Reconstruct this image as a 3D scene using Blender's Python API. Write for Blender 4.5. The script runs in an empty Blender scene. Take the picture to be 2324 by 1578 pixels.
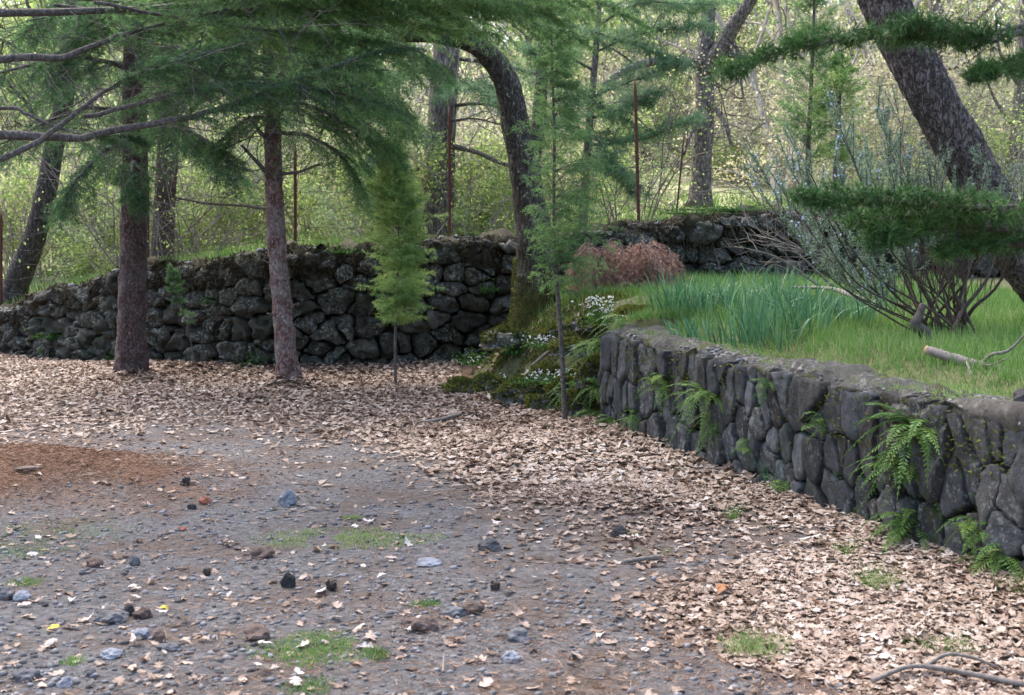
import bpy, math, random
import numpy as np
from mathutils import Vector, noise as mnoise

rng = np.random.default_rng(11)
random.seed(5)
S = bpy.context.scene
COL = S.collection

# ------------------------------------------------------------------ camera, sky, sun, exposure
FPX, CX, HZ, EYE = 2905.0, 1162.0, 545.0, 1.6
cam_data = bpy.data.cameras.new('camera')
cam_data.sensor_width = 36.0
cam_data.lens = 45.0
cam_data.shift_y = -244.0 / 2324.0
cam_data.clip_start = 0.1
cam_data.clip_end = 2000.0
cam_data.dof.use_dof = True
cam_data.dof.focus_distance = 10.0
cam_data.dof.aperture_fstop = 5.6
cam = bpy.data.objects.new('camera', cam_data)
COL.objects.link(cam)
cam.location = (0, 0, EYE)
cam.rotation_euler = (math.radians(90), 0, 0)
S.camera = cam

SUN_EL, SUN_AZ = math.radians(58), math.radians(-35)     # azimuth from +Y towards +X
world = bpy.data.worlds.new("World")
S.world = world
world.use_nodes = True
wn = world.node_tree.nodes
bg = wn['Background']
sky = wn.new('ShaderNodeTexSky')
sky.sky_type = 'NISHITA'
sky.sun_disc = False
sky.sun_elevation = SUN_EL
sky.sun_rotation = SUN_AZ
sky.air_density = 1.0
sky.dust_density = 4.0
sky.ozone_density = 1.0
world.node_tree.links.new(sky.outputs[0], bg.inputs[0])
bg.inputs[1].default_value = 0.15

sd = bpy.data.lights.new('sun', 'SUN')
sd.energy = 0.9
sd.angle = math.radians(50)
sd.color = (1.0, 0.96, 0.9)
sun = bpy.data.objects.new('sun', sd)
COL.objects.link(sun)
sdir = Vector((math.sin(SUN_AZ) * math.cos(SUN_EL), math.cos(SUN_AZ) * math.cos(SUN_EL), math.sin(SUN_EL)))
sun.rotation_euler = sdir.to_track_quat('Z', 'Y').to_euler()
sun.location = (0, 0, 30)

S.view_settings.view_transform = 'Standard'
S.view_settings.look = 'None'
S.view_settings.gamma = 1.0
S.view_settings.use_curve_mapping = False
S.view_settings.exposure = 2.05
S.render.engine = 'CYCLES'
S.cycles.max_bounces = 6
S.cycles.diffuse_bounces = 4
S.cycles.transmission_bounces = 4
S.cycles.caustics_reflective = False
S.cycles.caustics_refractive = False
S.cycles.use_denoising = True


# ------------------------------------------------------------------ helpers
def P(u, v, d):
    return np.array([(u - CX) / FPX * d, d, EYE - (v - HZ) / FPX * d])


def PP(lst):
    return np.array([P(*a) for a in lst])


def GD(v, z=0.0):
    return (EYE - z) * FPX / (v - HZ)


def nrm(a):
    return a / np.maximum(np.linalg.norm(a, axis=-1, keepdims=True), 1e-9)


def rv(n):
    return nrm(rng.normal(size=(n, 3)))


_lat = rng.random((256, 256))


def vnoise(x, y):
    xi = np.floor(x).astype(int); yi = np.floor(y).astype(int)
    fx = x - xi; fy = y - yi
    fx = fx * fx * (3 - 2 * fx); fy = fy * fy * (3 - 2 * fy)
    a = _lat[xi & 255, yi & 255]; b = _lat[(xi + 1) & 255, yi & 255]
    c = _lat[xi & 255, (yi + 1) & 255]; d = _lat[(xi + 1) & 255, (yi + 1) & 255]
    return (a * (1 - fx) + b * fx) * (1 - fy) + (c * (1 - fx) + d * fx) * fy - 0.5


def fbm(x, y, f=1.0, o=4):
    x = np.asarray(x, float); y = np.asarray(y, float)
    s = 0; a = 1.0
    for k in range(o):
        s = s + a * vnoise(x * f + 17.3 * k, y * f - 9.1 * k)
        f *= 2.03; a *= 0.5
    return s


def sstep(t):
    t = np.clip(t, 0, 1)
    return t * t * (3 - 2 * t)


def catmull(pts, n):
    pts = np.asarray(pts, float)
    if len(pts) == 2:
        t = np.linspace(0, 1, n)[:, None]
        return pts[0] * (1 - t) + pts[1] * t
    p = np.vstack([2 * pts[0] - pts[1], pts, 2 * pts[-1] - pts[-2]])
    m = len(pts) - 1
    ts = np.linspace(0, m - 1e-6, n)
    i = ts.astype(int); t = (ts - i)[:, None]
    a, b, c, d = p[i], p[i + 1], p[i + 2], p[i + 3]
    return 0.5 * ((2 * b) + (-a + c) * t + (2 * a - 5 * b + 4 * c - d) * t ** 2 + (-a + 3 * b - 3 * c + d) * t ** 3)


class MB:
    """collects triangles and quads for ONE mesh"""
    def __init__(self):
        self.V = []; self.T = []; self.Q = []; self.K = []; self.n = 0

    def add(self, V, T=None, Q=None, tint=0.5):
        V = np.asarray(V, float).reshape(-1, 3)
        if T is not None and len(T): self.T.append(np.asarray(T, int) + self.n)
        if Q is not None and len(Q): self.Q.append(np.asarray(Q, int) + self.n)
        self.V.append(V)
        self.K.append(np.broadcast_to(np.asarray(tint, float), (len(V),)))
        self.n += len(V)

    def mesh(self, name, mat, origin=(0, 0, 0), smooth=True):
        me = bpy.data.meshes.new(name)
        V = np.vstack(self.V) - np.asarray(origin)
        T = np.vstack(self.T) if self.T else np.zeros((0, 3), int)
        Q = np.vstack(self.Q) if self.Q else np.zeros((0, 4), int)
        me.vertices.add(len(V)); me.vertices.foreach_set('co', V.astype(np.float32).ravel())
        nl = 3 * len(T) + 4 * len(Q)
        me.loops.add(nl)
        me.loops.foreach_set('vertex_index', np.concatenate([T.ravel(), Q.ravel()]).astype(np.int32))
        me.polygons.add(len(T) + len(Q))
        ls = np.concatenate([np.arange(len(T)) * 3, 3 * len(T) + np.arange(len(Q)) * 4]).astype(np.int32)
        me.polygons.foreach_set('loop_start', ls)
        if smooth:
            me.polygons.foreach_set('use_smooth', np.ones(len(ls), bool))
        at = me.attributes.new('tint', 'FLOAT', 'POINT')
        at.data.foreach_set('value', np.concatenate(self.K).astype(np.float32))
        me.update(calc_edges=True)
        if mat: me.materials.append(mat)
        return me

    def build(self, name, mat, parent=None, smooth=True, kind=None, label=None):
        org = tuple(parent.matrix_basis.translation) if parent is not None and parent.parent is None else (0, 0, 0)
        if parent is not None and parent.parent is not None:
            org = tuple(parent.parent.matrix_basis.translation)
        o = bpy.data.objects.new(name, self.mesh(name, mat, org, smooth))
        COL.objects.link(o)
        if parent is not None: o.parent = parent
        if kind: o['kind'] = kind
        if label: o['label'] = label
        return o


def thing(name, label, cat, loc=(0, 0, 0), group=None):
    o = bpy.data.objects.new(name, None)
    COL.objects.link(o)
    o.empty_display_size = 0.1
    o.location = [float(c) for c in loc]
    o['label'] = label; o['category'] = cat
    if group: o['group'] = group
    return o


def solo(mb, name, mat, label, cat, loc, group=None, smooth=True):
    o = bpy.data.objects.new(name, mb.mesh(name, mat, loc, smooth))
    COL.objects.link(o)
    o.location = [float(c) for c in loc]
    o['label'] = label; o['category'] = cat
    if group: o['group'] = group
    return o


def copy_tree(o, loc, rz, sc, label=None):
    c = o.copy(); COL.objects.link(c)
    c.location = [float(q) for q in loc]; c.rotation_euler = (0, 0, rz); c.scale = (sc, sc, sc)
    if label: c['label'] = label
    for ch in list(o.children):
        k = ch.copy(); COL.objects.link(k); k.parent = c
        for g in list(ch.children):
            h = g.copy(); COL.objects.link(h); h.parent = k
    return c


def frames(pts):
    t = nrm(np.gradient(pts, axis=0))
    n = np.zeros_like(pts)
    ref = np.array([0.31, -0.9, 0.29]) if abs(t[0][1]) < 0.9 else np.array([1.0, 0, 0.1])
    n0 = np.cross(t[0], ref); n0 /= np.linalg.norm(n0)
    for i in range(len(pts)):
        n0 = n0 - t[i] * np.dot(n0, t[i]); n0 /= np.linalg.norm(n0)
        n[i] = n0
    return t, n, np.cross(t, n)


def tube(mb, pts, rad, n=8, rough=0.0, fr=8.0, tint=0.5, flare=0.0, plates=0.0):
    pts = np.asarray(pts, float); m = len(pts)
    rad = np.broadcast_to(np.asarray(rad, float), (m,)).copy()
    t, a, b = frames(pts)
    ang = np.linspace(0, 2 * math.pi, n, endpoint=False)
    R = np.repeat(rad[:, None], n, 1)
    if flare:
        L = np.concatenate([[0], np.cumsum(np.linalg.norm(np.diff(pts, axis=0), axis=1))])
        R *= 1 + flare * np.exp(-L / 0.14)[:, None] * (1 + 0.35 * np.sin(ang * 5 + 0.7))[None, :]
    D = a[:, None, :] * np.cos(ang)[None, :, None] + b[:, None, :] * np.sin(ang)[None, :, None]
    V = pts[:, None, :] + D * R[:, :, None]
    if rough or plates:
        flat = V.reshape(-1, 3)
        off = np.zeros(len(flat))
        for i, q in enumerate(flat):
            w = Vector((q[0] * fr, q[1] * fr, q[2] * fr * 0.45))
            if rough: off[i] += rough * mnoise.fractal(w, 1.0, 2.0, 3)
            if plates:
                dd = mnoise.voronoi(Vector((q[0] * 21, q[1] * 21, q[2] * 8.5)) + mnoise.noise_vector(w * 2.0) * 0.8 + mnoise.noise_vector(w * 5.0) * 0.35)[0]
                off[i] += plates * (min(1.0, (dd[1] - dd[0]) * 3.2) - 0.75)
        V = V + D * (off.reshape(m, n, 1) * R[:, :, None])
    i, j = np.meshgrid(np.arange(m - 1), np.arange(n), indexing='ij')
    q = np.stack([i * n + j, i * n + (j + 1) % n, (i + 1) * n + (j + 1) % n, (i + 1) * n + j], -1).reshape(-1, 4)
    V = V.reshape(-1, 3)
    k = len(V)
    V = np.vstack([V, pts[:1], pts[-1:]])
    jj = np.arange(n)
    T = np.vstack([np.stack([np.full(n, k), (jj + 1) % n, jj], -1),
                   np.stack([np.full(n, k + 1), (m - 1) * n + jj, (m - 1) * n + (jj + 1) % n], -1)])
    mb.add(V, T, q, tint)


def sticks(mb, A, B, r0, r1, tint=0.5):
    """many 3-sided sticks at once"""
    A = np.asarray(A, float); B = np.asarray(B, float); n = len(A)
    if n == 0: return
    d = nrm(B - A)
    s = nrm(np.cross(d, rv(n))); w = np.cross(d, s)
    r0 = np.broadcast_to(r0, (n,))[:, None]; r1 = np.broadcast_to(r1, (n,))[:, None]
    V = []
    for base, r in ((A, r0), (B, r1)):
        for k in range(3):
            c, q = math.cos(2.0944 * k), math.sin(2.0944 * k)
            V.append(base + (s * c + w * q) * r)
    V = np.stack(V, 1).reshape(-1, 3)
    o = (np.arange(n) * 6)[:, None]
    Q = np.concatenate([o + np.array([[k, (k + 1) % 3, 3 + (k + 1) % 3, 3 + k]]) for k in range(3)])
    mb.add(V, None, Q, np.repeat(np.broadcast_to(tint, (n,)), 6))


def needles(mb, A, D, L, W, tint):
    n = len(A)
    if n == 0: return
    s = nrm(np.cross(D, rv(n)))
    L = np.broadcast_to(L, (n,))[:, None]; W = np.broadcast_to(W, (n,))[:, None]
    V = np.stack([A - s * W * 0.5, A + s * W * 0.5, A + D * L], 1).reshape(-1, 3)
    mb.add(V, np.arange(3 * n).reshape(-1, 3), None, np.repeat(np.broadcast_to(tint, (n,)), 3))


def leaves(mb, A, D, L, W, tint, fold=0.25):
    """diamond leaf of two triangles folded on its midrib"""
    n = len(A)
    s = nrm(np.cross(D, rv(n))); up = np.cross(s, D)
    L = np.broadcast_to(L, (n,))[:, None]; W = np.broadcast_to(W, (n,))[:, None]
    mid = A + D * L * 0.45 + up * W * fold
    V = np.stack([A, mid + s * W * 0.5, A + D * L, mid - s * W * 0.5], 1).reshape(-1, 3)
    o = (np.arange(n) * 4)[:, None]
    mb.add(V, np.concatenate([o + np.array([[0, 1, 2]]), o + np.array([[0, 2, 3]])]), None,
           np.repeat(np.broadcast_to(tint, (n,)), 4))


# ------------------------------------------------------------------ materials
def nt(name):
    m = bpy.data.materials.new(name); m.use_nodes = True
    t = m.node_tree
    return m, t, t.nodes['Principled BSDF']


def N(t, typ, **kw):
    n = t.nodes.new(typ)
    for k, v in kw.items():
        if k in n.inputs.keys(): n.inputs[k].default_value = v
        else: setattr(n, k, v)
    return n


def ramp(t, src, stops, interp='LINEAR'):
    r = t.nodes.new('ShaderNodeValToRGB'); r.color_ramp.interpolation = interp
    e = r.color_ramp.elements
    while len(e) < len(stops): e.new(0.5)
    for el, (p, c) in zip(e, stops):
        el.position = p
        el.color = (*c, 1) if not isinstance(c, (int, float)) else (c, c, c, 1)
    t.links.new(src, r.inputs[0])
    return r


def coords(t, scale=(1, 1, 1)):
    tc = t.nodes.new('ShaderNodeTexCoord'); mp = t.nodes.new('ShaderNodeMapping')
    mp.inputs['Scale'].default_value = scale
    t.links.new(tc.outputs['Object'], mp.inputs['Vector'])
    return mp.outputs[0]


def noise_n(t, vec, scale, detail=4, rough=0.6):
    n = N(t, 'ShaderNodeTexNoise', Scale=scale, Detail=detail, Roughness=rough)
    t.links.new(vec, n.inputs['Vector'])
    return n.outputs['Fac']


def mix(t, fac, a, b):
    m = t.nodes.new('ShaderNodeMix'); m.data_type = 'RGBA'
    if isinstance(fac, float): m.inputs[0].default_value = fac
    else: t.links.new(fac, m.inputs[0])
    for s, x in ((6, a), (7, b)):
        if isinstance(x, tuple): m.inputs[s].default_value = (*x, 1)
        else: t.links.new(x, m.inputs[s])
    return m.outputs[2]


def bump(t, p, h, strength=0.5, dist=0.02):
    b = N(t, 'ShaderNodeBump', Strength=strength, Distance=dist)
    t.links.new(h, b.inputs['Height']); t.links.new(b.outputs[0], p.inputs['Normal'])


def foliage_mat(name, stops, transl=0.35, rough=0.6, objvar=0.0):
    m, t, p = nt(name)
    at = t.nodes.new('ShaderNodeAttribute'); at.attribute_name = 'tint'
    src = at.outputs['Fac']
    if objvar:
        oi = t.nodes.new('ShaderNodeObjectInfo')
        ma = N(t, 'ShaderNodeMath', operation='MULTIPLY_ADD'); ma.inputs[1].default_value = objvar
        t.links.new(oi.outputs['Random'], ma.inputs[0])
        sb = N(t, 'ShaderNodeMath', operation='SUBTRACT'); sb.inputs[1].default_value = objvar / 2
        t.links.new(src, sb.inputs[0]); t.links.new(sb.outputs[0], ma.inputs[2])
        src = ma.outputs[0]
    r = ramp(t, src, stops)
    t.links.new(r.outputs[0], p.inputs['Base Color'])
    p.inputs['Roughness'].default_value = rough
    p.inputs['Specular IOR Level'].default_value = 0.25
    if transl:
        tr = t.nodes.new('ShaderNodeBsdfTranslucent'); t.links.new(r.outputs[0], tr.inputs[0])
        mx = t.nodes.new('ShaderNodeMixShader'); mx.inputs[0].default_value = transl
        t.links.new(p.outputs[0], mx.inputs[1]); t.links.new(tr.outputs[0], mx.inputs[2])
        t.links.new(mx.outputs[0], t.nodes['Material Output'].inputs['Surface'])
    return m


def bark_mat(name, c_dark, c_mid, c_light, sx=9, sz=3.5, lichen=None, moss_z=None, bstr=0.8, dist=0.12, patch=None):
    m, t, p = nt(name)
    v = coords(t)
    vz = coords(t, (1, 1, sz / sx))
    n1 = noise_n(t, vz, sx * 2.2, 5, 0.65)
    vo = N(t, 'ShaderNodeTexVoronoi', Scale=sx * 1.6, feature='DISTANCE_TO_EDGE')
    ad = t.nodes.new('ShaderNodeVectorMath'); ad.operation = 'MULTIPLY_ADD'
    nv = N(t, 'ShaderNodeTexNoise', Scale=sx * 1.3, Detail=3.0); t.links.new(vz, nv.inputs['Vector'])
    t.links.new(nv.outputs['Color'], ad.inputs[0]); ad.inputs[1].default_value = (dist, dist, dist)
    t.links.new(vz, ad.inputs[2]); t.links.new(ad.outputs[0], vo.inputs['Vector'])
    crack = ramp(t, vo.outputs['Distance'], [(0.0, 0.25), (0.13, 1.0)])
    col = ramp(t, n1, [(0.3, c_dark), (0.5, c_mid), (0.68, c_light)]).outputs[0]
    col = mix(t, crack.outputs[0], c_dark, col)
    n2 = noise_n(t, v, 3.0, 3)
    if patch:
        pf = ramp(t, noise_n(t, v, 4.5, 4, 0.7), [(0.45, 0.0), (0.62, 0.75)])
        col = mix(t, pf.outputs[0], col, patch)
    if lichen:
        lf = ramp(t, noise_n(t, v, 24, 4, 0.7), [(0.56, 0.0), (0.66, 0.8)])
        lg = ramp(t, n2, [(0.42, 0.0), (0.62, 1.0)])
        mm = N(t, 'ShaderNodeMath', operation='MULTIPLY')
        t.links.new(lf.outputs[0], mm.inputs[0]); t.links.new(lg.outputs[0], mm.inputs[1])
        col = mix(t, mm.outputs[0], col, lichen)
    if moss_z:
        se = t.nodes.new('ShaderNodeSeparateXYZ'); t.links.new(v, se.inputs[0])
        a = N(t, 'ShaderNodeMath', operation='MULTIPLY_ADD'); a.inputs[1].default_value = -1.0 / moss_z; a.inputs[2].default_value = 1.0
        t.links.new(se.outputs[2], a.inputs[0])
        b = N(t, 'ShaderNodeMath', operation='ADD'); t.links.new(a.outputs[0], b.inputs[0]); t.links.new(noise_n(t, v, 9, 4), b.inputs[1])
        mf = ramp(t, b.outputs[0], [(0.62, 0.0), (0.85, 0.9)])
        col = mix(t, mf.outputs[0], col, (0.075, 0.075, 0.018))
    t.links.new(col, p.inputs['Base Color'])
    p.inputs['Roughness'].default_value = 0.9
    p.inputs['Specular IOR Level'].default_value = 0.2
    h = N(t, 'ShaderNodeMath', operation='MULTIPLY_ADD'); h.inputs[1].default_value = 0.6
    t.links.new(n1, h.inputs[0]); t.links.new(crack.outputs[0], h.inputs[2])
    bump(t, p, h.outputs[0], bstr, 0.02)
    return m


def stone_mat(name, cols, lichen=0.5, moss=0.3, lcol=(0.42, 0.43, 0.38), mcol=(0.05, 0.085, 0.02), bd=0.012):
    m, t, p = nt(name)
    v = coords(t)
    oi = t.nodes.new('ShaderNodeObjectInfo')
    rr = ramp(t, oi.outputs['Random'], [(i / (len(cols) - 1), c) for i, c in enumerate(cols)])
    n1 = noise_n(t, v, 14, 6, 0.7)
    sh = ramp(t, n1, [(0.28, 0.4), (0.5, 0.95), (0.72, 1.5)])
    mu = t.nodes.new('ShaderNodeMix'); mu.data_type = 'RGBA'; mu.blend_type = 'MULTIPLY'; mu.inputs[0].default_value = 1
    t.links.new(rr.outputs[0], mu.inputs[6]); t.links.new(sh.outputs[0], mu.inputs[7])
    col = mu.outputs[2]
    lf = ramp(t, noise_n(t, v, 24, 6, 0.75), [(0.62 - 0.12 * lichen, 0.0), (0.68 - 0.1 * lichen, 0.9)])
    lg = ramp(t, noise_n(t, v, 2.2, 2), [(0.42, 0.0), (0.6, 1.0)])
    mm = N(t, 'ShaderNodeMath', operation='MULTIPLY')
    t.links.new(lf.outputs[0], mm.inputs[0]); t.links.new(lg.outputs[0], mm.inputs[1])
    col = mix(t, mm.outputs[0], col, lcol)
    mf = ramp(t, noise_n(t, v, 3.1, 4, 0.7), [(0.68 - 0.2 * moss, 0.0), (0.78 - 0.2 * moss, 0.85)])
    col = mix(t, mf.outputs[0], col, mcol)
    t.links.new(col, p.inputs['Base Color'])
    p.inputs['Roughness'].default_value = 0.92
    p.inputs['Specular IOR Level'].default_value = 0.25
    bump(t, p, noise_n(t, v, 38, 8, 0.78), 1.0, bd)
    return m


def plain_mat(name, c1, c2, scale=20, rough=0.9, bstr=0.6, bd=0.01, tintmix=False):
    m, t, p = nt(name)
    v = coords(t)
    n = noise_n(t, v, scale, 6, 0.7)
    col = ramp(t, n, [(0.3, c1), (0.7, c2)]).outputs[0]
    t.links.new(col, p.inputs['Base Color'])
    p.inputs['Roughness'].default_value = rough
    p.inputs['Specular IOR Level'].default_value = 0.25
    bump(t, p, n, bstr, bd)
    return m


M = {}
M['needle_dark'] = foliage_mat('needle_dark', [(0.0, (0.039, 0.084, 0.037)), (0.5, (0.073, 0.157, 0.062)), (1.0, (0.146, 0.269, 0.095))], 0.45)
M['needle_fresh'] = foliage_mat('needle_fresh', [(0.0, (0.052, 0.115, 0.044)), (0.5, (0.115, 0.23, 0.078)), (1.0, (0.218, 0.345, 0.115))], 0.5)
M['needle_blue'] = foliage_mat('needle_blue', [(0.0, (0.06, 0.12, 0.06)), (0.5, (0.125, 0.23, 0.115)), (1.0, (0.24, 0.36, 0.19))], 0.42)
M['needle_lime'] = foliage_mat('needle_lime', [(0.0, (0.12, 0.23, 0.076)), (0.5, (0.253, 0.391, 0.113)), (1.0, (0.421, 0.529, 0.177))], 0.45)
M['needle_cedar'] = foliage_mat('needle_cedar', [(0.0, (0.02, 0.05, 0.015)), (0.5, (0.045, 0.115, 0.03)), (1.0, (0.11, 0.21, 0.055))], 0.25)
M['needle_dead'] = foliage_mat('needle_dead', [(0.0, (0.16, 0.085, 0.062)), (0.5, (0.32, 0.185, 0.135)), (1.0, (0.46, 0.29, 0.22))], 0.2)
M['leaf_lime'] = foliage_mat('leaf_lime', [(0.0, (0.157, 0.235, 0.067)), (0.5, (0.325, 0.437, 0.146)), (1.0, (0.526, 0.582, 0.246))], 0.6, objvar=0.35)  # lime, lightened and greyed to imitate haze over the background
M['leaf_mid'] = foliage_mat('leaf_mid', [(0.0, (0.112, 0.168, 0.078)), (0.5, (0.224, 0.314, 0.146)), (1.0, (0.381, 0.459, 0.224))], 0.6, objvar=0.35)  # green with the background haze mixed into the colour
M['leaf_olive'] = foliage_mat('leaf_olive', [(0.0, (0.302, 0.291, 0.182)), (0.5, (0.504, 0.482, 0.294)), (1.0, (0.672, 0.638, 0.463))], 0.6, objvar=0.3)  # olive, paled so the colour carries the veiling glare behind the fence
M['herb'] = foliage_mat('herb', [(0.0, (0.03, 0.09, 0.02)), (0.5, (0.07, 0.17, 0.03)), (1.0, (0.13, 0.24, 0.05))], 0.35)
M['fern'] = foliage_mat('fern', [(0.0, (0.043, 0.104, 0.024)), (0.5, (0.085, 0.184, 0.04)), (1.0, (0.17, 0.256, 0.056))], 0.35)
M['grass'] = foliage_mat('grass', [(0.0, (0.06, 0.13, 0.028)), (0.5, (0.135, 0.26, 0.06)), (0.85, (0.24, 0.36, 0.11)), (1.0, (0.4, 0.37, 0.22))], 0.4)
M['narcissus'] = foliage_mat('narcissus', [(0.0, (0.03, 0.09, 0.04)), (0.5, (0.058, 0.16, 0.075)), (1.0, (0.15, 0.28, 0.14))], 0.35, 0.4)
M['rosemary'] = foliage_mat('rosemary', [(0.0, (0.087, 0.131, 0.072)), (0.5, (0.189, 0.261, 0.174)), (1.0, (0.377, 0.464, 0.348))], 0.35)
M['moss'] = foliage_mat('moss', [(0.0, (0.052, 0.065, 0.016)), (0.5, (0.117, 0.13, 0.026)), (1.0, (0.247, 0.234, 0.046))], 0.2, 0.9)
M['soil_moss'] = foliage_mat('soil_moss', [(0.0, (0.02, 0.017, 0.01)), (0.5, (0.055, 0.045, 0.026)), (0.85, (0.1, 0.085, 0.045)), (1.0, (0.07, 0.09, 0.03))], 0.1, 0.9)
M['litter'] = foliage_mat('litter', [(0.0, (0.074, 0.047, 0.033)), (0.25, (0.186, 0.126, 0.092)), (0.5, (0.312, 0.233, 0.183)), (0.8, (0.409, 0.328, 0.271)), (1.0, (0.512, 0.45, 0.4))], 0.15, 0.75)
M['litter_orange'] = foliage_mat('litter_orange', [(0.0, (0.24, 0.1, 0.045)), (1.0, (0.34, 0.16, 0.075))], 0.15, 0.7)
M['leaf_yellow'] = foliage_mat('leaf_yellow', [(0.0, (0.6, 0.42, 0.05)), (1.0, (0.7, 0.5, 0.07))], 0.2, 0.6)
M['leaf_pale'] = foliage_mat('leaf_pale', [(0.0, (0.36, 0.31, 0.275)), (1.0, (0.6, 0.56, 0.52))], 0.15, 0.6)
M['needle_litter'] = foliage_mat('needle_litter', [(0.0, (0.12, 0.06, 0.035)), (0.6, (0.25, 0.14, 0.085)), (1.0, (0.4, 0.27, 0.18))], 0.0, 0.8)
M['petal_white'] = foliage_mat('petal_white', [(0.0, (0.7, 0.7, 0.66)), (1.0, (0.82, 0.82, 0.8))], 0.2, 0.6)
M['petal_blue'] = foliage_mat('petal_blue', [(0.0, (0.36, 0.42, 0.66)), (1.0, (0.6, 0.66, 0.82))], 0.25, 0.6)
M['gravel'] = foliage_mat('gravel', [(0.0, (0.05, 0.047, 0.048)), (0.4, (0.11, 0.106, 0.108)), (0.75, (0.18, 0.178, 0.184)), (0.94, (0.24, 0.24, 0.255)), (0.97, (0.22, 0.15, 0.11)), (1.0, (0.4, 0.38, 0.37))], 0.0, 0.9)

M['bark_red'] = bark_mat('bark_red', (0.085, 0.052, 0.046), (0.2, 0.115, 0.1), (0.32, 0.23, 0.205), 16, 9, lichen=(0.4, 0.37, 0.35), bstr=1.0, patch=(0.29, 0.245, 0.235))
M['bark_dark_red'] = bark_mat('bark_dark_red', (0.05, 0.032, 0.03), (0.1, 0.062, 0.056), (0.17, 0.115, 0.105), 18, 10, lichen=(0.24, 0.21, 0.2), bstr=1.0, patch=(0.12, 0.1, 0.098))
M['bark_pine'] = bark_mat('bark_pine', (0.04, 0.032, 0.03), (0.115, 0.092, 0.085), (0.2, 0.168, 0.158), 12, 4.4, lichen=(0.25, 0.23, 0.22), bstr=1.0, dist=0.22)
M['bark_grey'] = bark_mat('bark_grey', (0.07, 0.058, 0.05), (0.2, 0.165, 0.145), (0.32, 0.275, 0.25), 10, 3, bstr=0.9)
M['bark_oldoak'] = bark_mat('bark_oldoak', (0.06, 0.052, 0.047), (0.17, 0.145, 0.132), (0.3, 0.265, 0.245), 12, 4, lichen=(0.34, 0.32, 0.3), bstr=1.0)
M['bark_oak'] = bark_mat('bark_oak', (0.025, 0.021, 0.018), (0.075, 0.062, 0.05), (0.15, 0.135, 0.11), 13, 3.5, lichen=(0.36, 0.36, 0.31), moss_z=0.75, bstr=1.0)
M['bark_lichen'] = bark_mat('bark_lichen', (0.022, 0.02, 0.018), (0.06, 0.052, 0.045), (0.12, 0.105, 0.092), 13, 4, lichen=(0.26, 0.27, 0.24), bstr=1.0)
M['bough'] = bark_mat('bough', (0.05, 0.044, 0.04), (0.115, 0.1, 0.09), (0.2, 0.175, 0.16), 20, 14, bstr=0.5)
M['twig'] = plain_mat('twig', (0.05, 0.04, 0.034), (0.14, 0.115, 0.1), 30)
M['stem_brown'] = plain_mat('stem_brown', (0.04, 0.029, 0.023), (0.115, 0.085, 0.068), 30)
M['twig_pale'] = plain_mat('twig_pale', (0.26, 0.225, 0.2), (0.5, 0.44, 0.4), 20)  # pale slope twigs, the washed-out background glare put into their colour too
M['stick_grey'] = plain_mat('stick_grey', (0.1, 0.085, 0.075), (0.27, 0.235, 0.21), 40)
M['wood_fresh'] = plain_mat('wood_fresh', (0.4, 0.2, 0.09), (0.55, 0.32, 0.16), 40)
M['rust'] = plain_mat('rust', (0.06, 0.026, 0.02), (0.13, 0.05, 0.035), 25)
M['wire'] = plain_mat('wire', (0.05, 0.04, 0.038), (0.1, 0.08, 0.075), 60)
M['stone_far'] = stone_mat('stone_far', [(0.036, 0.035, 0.027), (0.062, 0.058, 0.048), (0.046, 0.046, 0.035), (0.08, 0.074, 0.06)], 0.85, 0.35, (0.3, 0.31, 0.275), (0.035, 0.055, 0.016))
M['stone_near'] = stone_mat('stone_near', [(0.034, 0.034, 0.035), (0.09, 0.096, 0.106), (0.056, 0.049, 0.043), (0.125, 0.129, 0.138), (0.06, 0.063, 0.068), (0.1, 0.1, 0.1)], 0.8, 0.42, (0.25, 0.255, 0.245), (0.05, 0.058, 0.022), 0.035)
M['stone_loose'] = stone_mat('stone_loose', [(0.09, 0.085, 0.085), (0.14, 0.14, 0.15)], 0.1, 0.0, bd=0.006)
M['stone_black'] = stone_mat('stone_black', [(0.03, 0.03, 0.032), (0.045, 0.043, 0.043)], 0.0, 0.0, bd=0.006)
M['stone_brown'] = stone_mat('stone_brown', [(0.1, 0.07, 0.058), (0.14, 0.1, 0.085)], 0.0, 0.0, bd=0.006)
M['stone_tan'] = stone_mat('stone_tan', [(0.115, 0.105, 0.094), (0.115, 0.105, 0.094)], 0.4, 0.3, (0.24, 0.23, 0.21), (0.05, 0.05, 0.02), bd=0.03)
M['stone_blue'] = stone_mat('stone_blue', [(0.19, 0.2, 0.23), (0.22, 0.23, 0.26)], 0.0, 0.0, bd=0.004)
M['stone_brick'] = stone_mat('stone_brick', [(0.32, 0.12, 0.075), (0.36, 0.14, 0.085)], 0.0, 0.0, bd=0.004)
M['wall_core'] = plain_mat('wall_core', (0.012, 0.011, 0.009), (0.032, 0.028, 0.022), 12)
M['coping'] = stone_mat('coping', [(0.07, 0.066, 0.06), (0.07, 0.066, 0.06)], 0.9, 0.75, (0.3, 0.29, 0.28), (0.06, 0.065, 0.02), 0.02)
M['soil_cap'] = plain_mat('soil_cap', (0.022, 0.02, 0.012), (0.075, 0.064, 0.036), 11, bstr=1.0, bd=0.04)


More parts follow.
